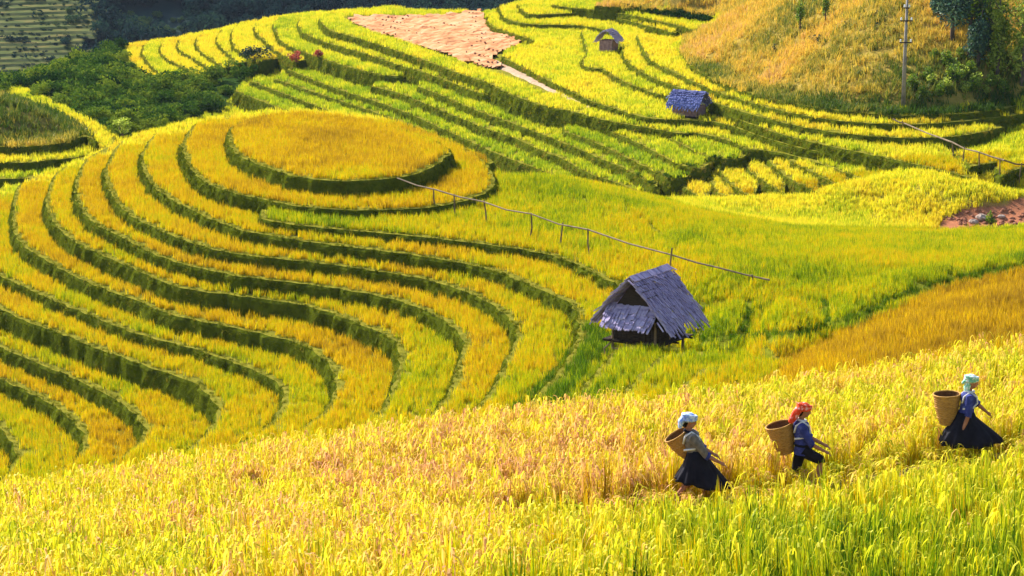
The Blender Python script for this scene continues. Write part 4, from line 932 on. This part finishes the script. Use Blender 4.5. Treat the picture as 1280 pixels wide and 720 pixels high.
# its terraced part
M_farstep = simple('distant_terrace', [(.3, (.035, .060, .012)), (.5, (.085, .095, .022)), (.7, (.18, .13, .04))], .9, stretch=(.3, 1, 3), spec=.02); M_farbank = simple('distant_bank', [(.3, (.035, .055, .016)), (.7, (.08, .085, .030))], .8, spec=.02)
hx = np.arange(-104, -47, 1.5); step_h = .50; nst = 64; V = []; Fc = []; mi = []
def stair_y(h, x): return 252 + (h + 52.5) / .30 + 3.0 * np.sin(x * .09 + h * .06) + 1.5 * np.sin(x * .21 + h * .15) + .5 * np.sin(x * .6 + h)
for s_ in range(nst):
    h = -52 + s_ * step_h
    for x in hx:
        wob = .35 * math.sin(x * .33 + s_ * 2.1) ; y0 = stair_y(h, x) + wob; y1 = stair_y(h + step_h, x) + .35 * math.sin(x * .33 + (s_ + 1) * 2.1)
        V += [(x, y0, CZ + h), (x, y0 + .55, CZ + h + step_h * .60), (x, y1, CZ + h + step_h)]
nh = len(hx)
for s_ in range(nst):
    for i in range(nh - 1):
        a = (s_ * nh + i) * 3; b = a + 3; right = hx[i] > -.176 * stair_y(-52 + s_ * step_h, hx[i]) + 1.2 * math.sin(s_ * .5) 
        if right: continue
        Fc += [(a, b, b + 1, a + 1), (a + 1, b + 1, b + 2, a + 2)]; mi += [1, 0]
me = new_mesh('distant_terraces', V, Fc, M_farstep); me.materials.append(M_farbank); me.polygons.foreach_set('material_index', mi); kind(link('distant_terraces', me), 'structure')
x = rng.uniform(-100, -46, 5200); h_ = rng.uniform(-52, -22, 5200); y = np.array([stair_y(a_, b_) for a_, b_ in zip(h_, x)]); k_ = np.floor((h_ + 52) / step_h); dsp = (x, y - .1, CZ + h_)
M_forest = leaf_mat('forest_leaf', [(0, (.008, .020, .024)), (.4, (.018, .045, .040)), (.7, (.04, .085, .045)), (1, (.10, .15, .04))], trans=.2, nscale=.04, nmix=.25, spec=0.0)
T_forest = coll('forest_crowns', [bush_obj('forest_crown', M_forest, 170 + i, (1, 1, .9), 520, .13) for i in range(4)])
x = rng.uniform(-120, 90, 15000); y = 236 + (rng.uniform(0, 1, 15000) ** 1.3) * 264; z = farz(x, y); u, v, t = project(np.c_[x, y, z])
m = (u > -60) & (u < 760) & (v > -60) & (v < 140) & ~((u < 103 + 6 * np.sin(v * .2)) & (v < 105) & (x < -45) & (rng.uniform(0, 1, len(u)) < np.where(u > 80, .75, .97))); x, y, z, u, v = x[m], y[m], z[m], u[m], v[m]
glade = (u > 145) & (u < 232) & (v > 18) & (v < 52); kp = ~glade | (rng.uniform(0, 1, len(x)) < .9)
x, y, z, u, v, glade = x[kp], y[kp], z[kp], u[kp], v[kp], glade[kp]; s = np.where(glade, rng.uniform(.5, 1.0, len(x)), rng.uniform(1.2, 3.2, len(x)))
scatter('forest', np.c_[x, y, z], euls(len(x), .1), np.c_[s, s, s * 1.1], np.where(glade, .85, .25 + .2 * smooth_noise(x, y, 60, 31)) + rng.normal(0, .08, len(x)), rng.integers(0, 4, len(x)), T_forest, 'dark blue green forest on the mountainside beyond the fields')

x, y, z = dsp; n_ = len(x); s = rng.uniform(.12, .34, n_) * np.where(rng.uniform(0, 1, n_) < .05, 3.0, 1.0); kp = x < -.172 * y; x, y, z, s = x[kp], y[kp], z[kp], s[kp]
scatter('distant_scrub', np.c_[x, y, z - .05], euls(len(x), .1), np.c_[s * 1.5, s, s * .8], .5 + .25 * smooth_noise(x, y, 25, 41) + rng.normal(0, .15, len(x)), rng.integers(0, 4, len(x)), T_forest, 'low scrub and crops on the distant striped slope')

# ------------------------------------------------------------------ the three basket carriers
def hand(mb, w_, d, up, s=1.0):
    """palm and five bent fingers, w_ = wrist, d = direction the hand points"""
    d = Vector(d).normalized(); up = Vector(up); side = d.cross(up).normalized(); up = side.cross(d).normalized(); w_ = Vector(w_)
    mb.tube([w_ - d * .01, w_ + d * .03 * s, w_ + d * .075 * s], [.022 * s, .032 * s, .030 * s], 8, flat=.6)
    for k, (ln, off) in enumerate(((.062, -.028), (.072, -.010), (.067, .009), (.052, .026))):
        b = w_ + d * .07 * s + side * off * s
        mb.tube([b - d * .02 * s, b + d * ln * .45 * s - up * .004, b + d * ln * .8 * s - up * .018 * s, b + d * ln * .95 * s - up * .035 * s], [.0095 * s, .009 * s, .0085 * s, .007 * s], 6)
    b = w_ + d * .03 * s - side * .028 * s
    mb.tube([b, b + d * .02 * s - side * .022 * s, b + d * .045 * s - side * .03 * s - up * .01, b + d * .06 * s - side * .026 * s - up * .016], [.012 * s, .011 * s, .010 * s, .008 * s], 6)
def foot(mb, a, d=(1, 0, 0)):
    a = Vector(a); d = Vector(d).normalized()
    mb.tube([a - d * .05 + Vector((0, 0, .0)), a + d * .03 - Vector((0, 0, .015)), a + d * .10 - Vector((0, 0, .03)), a + d * .15 - Vector((0, 0, .035))], [.034, .042, .036, .022], 8, flat=.85)
def head(mb, c, fw):
    c = Vector(c); fw = Vector(fw).normalized(); sd_ = Vector((0, 0, 1)).cross(fw).normalized(); up = fw.cross(sd_)
    rot = Matrix((fw, sd_, up)).transposed()
    mb.ball(c + up * .02, (.098, .078, .105), rot=rot); mb.ball(c + fw * .025 - up * .055, (.07, .058, .06), rot=rot)            # skull, jaw
    mb.tube([c + fw * .085 + up * .015, c + fw * .105 - up * .012, c + fw * .115 - up * .028, c + fw * .09 - up * .036], [.012, .014, .017, .012], 7)  # nose
    mb.tube([c + fw * .082 - up * .056 - sd_ * .022, c + fw * .096 - up * .056, c + fw * .082 - up * .056 + sd_ * .022], [.008, .011, .008], 6)       # lips
    for s in (-1, 1):
        mb.ball(c + fw * .074 + up * .038 + sd_ * s * .034, (.02, .026, .010), 8, 5, rot)                                                              # brow
        mb.ball(c - fw * .005 + sd_ * s * .080 + up * .0, (.022, .010, .032), 8, 6, rot)                                                               # ear
    return fw, sd_, up
M_eye = simple('eye', [(.3, (.01, .008, .006)), (.7, (.02, .015, .01))], 5.0, rough=.2)
def person(label, loc, J, cloth):
    t = thing('person', label, 'person', loc)
    b = MB(); V_ = Vector
    hc, nk, ch, pv = V_(J['head']), V_(J['neck']), V_(J['chest']), V_(J['pelvis'])
    fw, sd_, up = head(b, hc, J.get('face', (1, 0, -.08)))
    b.tube([hc - up * .06 - fw * .02, nk, ch + V_((0, 0, .06))], [.048, .046, .07], 10)
    b.tube([nk - V_((0, 0, .03)), ch + V_((0, 0, .04)), (ch + pv) / 2, pv + V_((0, 0, .04)), pv - V_((0, 0, .06))], [.06, .115, .100, .118, .105], 14, flat=1.28)
    for a in J['arms']:
        s, e, w_ = map(V_, a); b.tube([ch + V_((0, 0, .05)), s, s.lerp(e, .5), e, e.lerp(w_, .4), w_], [.06, .052, .044, .037, .036, .024], 9); hand(b, w_, (w_ - e), (0, 0, 1) if abs((w_ - e).normalized().z) < .8 else (1, 0, 0))
    for l in J['legs']:
        h, k, a = map(V_, l); b.tube([h + V_((0, 0, .05)), h, h.lerp(k, .5), k, k.lerp(a, .35), k.lerp(a, .7), a], [.085, .085, .072, .052, .056, .042, .033], 10); foot(b, a + V_((0, 0, -.03)), J.get('footdir', (1, 0, -.1)))
    b.build('body', M_skin, t, True, 'remesh')
    for s in (-1, 1):
        e = MB(); e.ball(hc + fw * .086 + up * .02 + sd_ * s * .034, (.012, .012, .010), 8, 6); e.build('eye', M_eye, t, True)
    hr = MB(); rot = Matrix((fw, sd_, up)).transposed(); hr.ball(hc + up * .03 - fw * .02, (.095, .084, .10), rot=rot); hr.ball(hc - fw * .06 - up * .05, (.05, .06, .06), rot=rot); hr.build('hair', M_hair, t, True, 'remesh')
    # jacket with sleeves
    j = MB()
    j.tube([nk - V_((.0, 0, .02)), ch + V_((0, 0, .07)), ch, (ch + pv) / 2, pv + V_((0, 0, .03)), pv - V_((0, 0, .10))], [.075, .128, .138, .126, .138, .150], 16, flat=1.27)
    for a, cut in zip(J['arms'], cloth['sleeve']):
        s, e, w_ = map(V_, a); end = e.lerp(w_, cut); j.tube([ch + V_((0, 0, .06)), s, s.lerp(e, .5), e, end], [.075, .074, .068, .062, .060], 10)
    j.build('jacket', cloth['jacket'], t, True, 'remesh')
    for a, cut in zip(J['arms'], cloth['sleeve']):
        s, e, w_ = map(V_, a); c0 = e.lerp(w_, max(0, cut - .22)); c1 = e.lerp(w_, cut + .03); c = MB(); c.tube([c0, c1], [.067, .066], 12); c.build('cuff', cloth['cuff'], t, True)
    # head scarf wound round the head with a tail behind
    h = MB(); h.ball(hc + up * .055 - fw * .018, (.118, .104, .092), 16, 10, rot)
    for q in range(3):
        o_ = up * (.035 + .03 * q) - fw * .012; h.tube([hc + o_ + fw * (.112 * math.cos(a)) + sd_ * (.098 * math.sin(a)) + up * .012 * math.cos(a + q) for a in [k * math.pi / 8 for k in range(17)]], .024, 7)
    for q in cloth['tail']: h.tube([hc + fw * x + sd_ * y + up * z for x, y, z in q[0]], q[1], 8, flat=1.4)
    h.build('headscarf', cloth['scarf'], t, True, 'remesh')
    col_ = MB(); col_.tube([nk + fw * (.075 * math.cos(a)) + sd_ * (.085 * math.sin(a)) + V_((0, 0, -.015)) for a in [k * math.pi / 8 for k in range(17)]], .02, 6); col_.build('collar', cloth['collar'], t, True)
    for s in (-1, 1):                                                     # shoulder straps of the basket
        st = MB(); sh = ch + V_((.02, s * .12, .09)); st.tube([ch + V_((-.13, s * .10, -.06)), ch + V_((-.10, s * .115, .06)), sh + V_((-.02, 0, .045)), ch + V_((.12, s * .11, .05)), ch + V_((.135, s * .10, -.06)), ch + V_((.05, s * .16, -.13)), ch + V_((-.12, s * .12, -.16))], .017, 6); st.build('strap', M_strap, t, True)
    if 'skirt' in cloth:
        rows = cloth['skirt']; nseg = 112; v = []; f = []
        for q, (cx, cy, cz, rx, ry, tilt) in enumerate(rows):
            for k in range(nseg):
                a = 2 * math.pi * k / nseg; pl = 1 + (.085 * q / len(rows)) * math.sin(14 * a + q * .35 + .6 * math.sin(3 * a)) + (.075 * q / len(rows)) * math.sin(5 * a + 1 + q * .2)
                v.append((cx + rx * pl * math.cos(a), cy + ry * pl * math.sin(a), cz + tilt * math.cos(a) + .012 * q / len(rows) * math.sin(9 * a)))
        for q in range(len(rows) - 1):
            for k in range(nseg): k2 = (k + 1) % nseg; f.append((q * nseg + k, (q + 1) * nseg + k, (q + 1) * nseg + k2, q * nseg + k2))
        me = new_mesh('skirt', v, f, M_black, True); o_ = link('skirt', me, t); sm = o_.modifiers.new('thick', 'SOLIDIFY'); sm.thickness = .012
    if 'trousers' in cloth:
        tr = MB(); tr.tube([pv + V_((0, 0, .06)), pv - V_((0, 0, .04)), pv - V_((0, 0, .10))], [.135, .140, .12], 14, flat=1.15)
        for l, cut in zip(J['legs'], cloth['trousers']):
            hh, k, a = map(V_, l); tr.tube([hh + V_((0, 0, .03)), hh.lerp(k, .4), k, k.lerp(a, cut)], [.112, .100, .086, .078], 11)
        tr.build('trousers', M_black, t, True, 'remesh')
    if 'apron' in cloth:
        ap = MB(); cx, cz, w2, h2 = cloth['apron']; ap.box((cx, 0, cz), (.03, w2, h2), Matrix.Rotation(-.25, 3, 'Y')); ap.build('apron', M_black, t)
    sash = MB(); sash.tube([pv + V_((.128 * math.cos(a), .160 * math.sin(a), .06)) for a in [k * math.pi / 8 for k in range(17)]], .026, 7); sash.build('sash', M_black, t, True)
    return t
def basket(label, loc, axis, r0, r1, h):
    """r0 bottom, r1 rim"""
    t = thing('basket', label, 'basket', loc, 0, 'baskets on the carriers\' backs'); del t['group']
    ax = Vector(axis).normalized(); rot = Vector((0, 0, 1)).rotation_difference(ax); t.rotation_mode = 'QUATERNION'; t.rotation_quaternion = rot
    def wall(rr, flip, rib):
        v = []; f = []; nu = 72; nv = 34
        for j in range(nv + 1):
            q = j / nv; r_ = r0 + (r1 - r0) * (q ** .8) + .012 * math.sin(q * 3.1)
            for i in range(nu):
                w_ = rib * (1 if (i // 2 + j // 1) % 2 else -1); a = 2 * math.pi * i / nu
                v.append(((r_ - rr + w_) * math.cos(a), (r_ - rr + w_) * math.sin(a), h * q))
        for j in range(nv):
            for i in range(nu): i2 = (i + 1) % nu; q = (j * nu + i, j * nu + i2, (j + 1) * nu + i2, (j + 1) * nu + i); f.append(q[::-1] if flip else q)
        f.append(tuple(range(nu)) if flip else tuple(range(nu - 1, -1, -1)))
        return v, f
    v, f = wall(0, False, .003); link('wall', new_mesh('wall', v, f, M_basket), t)
    v, f = wall(.012, True, 0); v = [(x, y, z + (.012 if z < .01 else 0)) for x, y, z in v]; link('lining', new_mesh('lining', v, f, M_basket_in), t)
    mb = MB(); mb.tube([(r1 * math.cos(a), r1 * math.sin(a), h) for a in [k * math.pi / 16 for k in range(33)]], .015, 8, cap=False); mb.build('rim', M_basket, t, True)
    for z in (.25, .6):
        mb = MB(); rr = r0 + (r1 - r0) * (z ** .8) + .012 * math.sin(z * 3.1) + .006; mb.tube([(rr * math.cos(a), rr * math.sin(a), h * z) for a in [k * math.pi / 16 for k in range(33)]], .007, 6, cap=False); mb.build('hoop', M_basket, t, True)
    return t
def root(u, v, t): return Vector(at_t(u, v, t))
r1 = root(872, 622, 38)
person('woman in pale blue headscarf, grey jacket and flaring black skirt, last of three walkers', r1,
    dict(head=(-.15, 0, 1.25), neck=(-.15, 0, 1.11), chest=(-.12, 0, .97), pelvis=(-.03, 0, .68), face=(1, .05, -.15),
         arms=[((-.10, -.17, 1.02), (.11, -.20, .75), (.33, -.19, .63)), ((-.10, .17, 1.02), (.08, .21, .76), (.26, .20, .66))],
         legs=[((-.04, -.09, .66), (-.10, -.10, .32), (-.36, -.10, .04)), ((-.02, .09, .66), (.17, .10, .38), (.13, .10, .04))]),
    dict(jacket=M_olive, cuff=M_navy, sleeve=(.18, .2), scarf=M_bluecheck, collar=M_black, tail=[([(-.08, 0, .05), (-.13, 0, -.02), (-.13, 0, -.13)], [.06, .055, .03])],
         skirt=[(-.04, 0, .80, .135, .17, 0), (-.03, 0, .70, .165, .195, .0), (-.01, 0, .55, .235, .25, .01), (.02, 0, .41, .33, .31, -.02), (.05, 0, .31, .40, .35, -.05), (.07, 0, .25, .445, .37, -.075)]))
basket('yellow brown woven basket tilted far back, carried by the woman in the blue headscarf', root(862, 569, 38), (-.62, 0, .98), .105, .205, .40)
r2 = root(1005, 607, 40)
person('woman in red headscarf, indigo jacket and rolled black trousers, second of three walkers', r2,
    dict(head=(-.03, 0, 1.29), neck=(-.07, 0, 1.15), chest=(-.07, 0, 1.0), pelvis=(-.04, 0, .66), face=(1, .1, -.2),
         arms=[((-.08, -.17, 1.05), (.08, -.21, .77), (.31, -.17, .64)), ((-.06, .17, 1.05), (.10, .2, .78), (.33, .15, .67))],
         legs=[((-.05, -.09, .62), (.26, -.10, .47), (.20, -.10, .05)), ((-.05, .09, .62), (-.11, .10, .34), (-.16, .10, .04))]),
    dict(jacket=M_navy, cuff=M_navy, sleeve=(.05, .1), scarf=M_redcheck, collar=M_strap, tail=[([(-.07, 0, .04), (-.13, -.02, -.05), (-.17, -.02, -.17), (-.19, -.02, -.24)], [.07, .07, .065, .04])],
         trousers=(.06, .32), apron=(.085, .60, .22, .34)))
basket('brown woven basket tilted back, carried by the woman in the red headscarf', root(983, 566, 40), (-.28, 0, 1), .12, .225, .50)
r3 = root(1205, 572, 42)
person('woman in green and white headscarf and wide black skirt, leading three walkers', r3,
    dict(head=(.08, 0, 1.36), neck=(.05, 0, 1.22), chest=(.04, 0, 1.07), pelvis=(.0, 0, .74), face=(1, -.05, -.1),
         arms=[((.03, -.17, 1.12), (-.0, -.21, .80), (-.09, -.22, .53)), ((.06, .17, 1.12), (.22, .2, .93), (.41, .19, .77))],
         legs=[((0, -.09, .72), (-.08, -.09, .40), (-.28, -.09, .05)), ((.02, .09, .72), (.25, .10, .42), (.28, .10, .04))]),
    dict(jacket=M_navy, cuff=M_navy, sleeve=(-.02, .12), scarf=M_greencheck, collar=M_strap, tail=[([(-.06, 0, .06), (-.13, 0, .0), (-.16, .01, -.04)], [.05, .03, .02]), ([(-.05, 0, -.02), (-.07, 0, -.10), (-.06, 0, -.18)], [.06, .06, .05])],
         skirt=[(-.0, 0, .84, .14, .175, 0), (.0, 0, .74, .18, .20, .0), (.04, 0, .60, .30, .26, -.0), (.08, 0, .47, .43, .33, -.02), (.09, 0, .36, .51, .38, .0), (.09, 0, .28, .53, .40, .02)]))
basket('deep orange brown woven basket carried upright by the leading woman in the green headscarf', root(1184, 530, 42), (-.05, 0, 1), .125, .235, .54)

# ------------------------------------------------------------------ thin blue air between the fields and the mountainside
hz = MB(); hz.box((-10, 325, CZ - 27), (330, 670, 160)); hz_o = hz.build('haze', None); m, nt = mat('haze_air')
vo = N(nt, 'ShaderNodeVolumePrincipled', inp={'Density': .00006, 'Anisotropy': .2}); vo.inputs['Color'].default_value = (.62, .74, .95, 1); nt.links.new(vo.outputs[0], N(nt, 'ShaderNodeOutputMaterial').inputs['Volume'])
hz_o.data.materials.append(m); kind(hz_o, 'stuff', 'thin blue haze over the valley'); scn.cycles.volume_bounces = 0


# ------------------------------------------------------------------ light and camera
SUN_DIR = Vector((-0.50, 0.62, 0.60)).normalized()
w = bpy.data.worlds.new('World'); scn.world = w; w.use_nodes = True; nt = w.node_tree
bg = nt.nodes['Background']; sky = nt.nodes.new('ShaderNodeTexSky'); sky.sky_type = 'NISHITA'; sky.sun_disc = False
sky.sun_elevation = math.asin(SUN_DIR.z); sky.sun_rotation = math.atan2(SUN_DIR.x, SUN_DIR.y)
nt.links.new(sky.outputs[0], bg.inputs[0]); bg.inputs[1].default_value = .125
sd = bpy.data.lights.new('sun', 'SUN'); sd.energy = 5.0; sd.angle = R(.5); sd.color = (1, .95, .86)
so = bpy.data.objects.new('sun', sd); C.objects.link(so); so.location = (-60, 80, 120); so.rotation_euler = (-SUN_DIR).to_track_quat('-Z', 'Y').to_euler()
cd = bpy.data.cameras.new('camera'); cam = bpy.data.objects.new('camera', cd); C.objects.link(cam)
cd.sensor_width = 36; cd.lens = 36 * F / 1280; cd.clip_start = .5; cd.clip_end = 3000
cam.location = (0, 0, CZ); cam.rotation_euler = (math.pi / 2 - PITCH, 0, 0); scn.camera = cam
scn.view_settings.view_transform = 'Standard'; scn.view_settings.look = 'None'; scn.view_settings.exposure = 1.22; scn.view_settings.gamma = 1
scn.cycles.max_bounces = 4; scn.cycles.diffuse_bounces = 2; scn.cycles.transmission_bounces = 3; scn.cycles.use_denoising = True
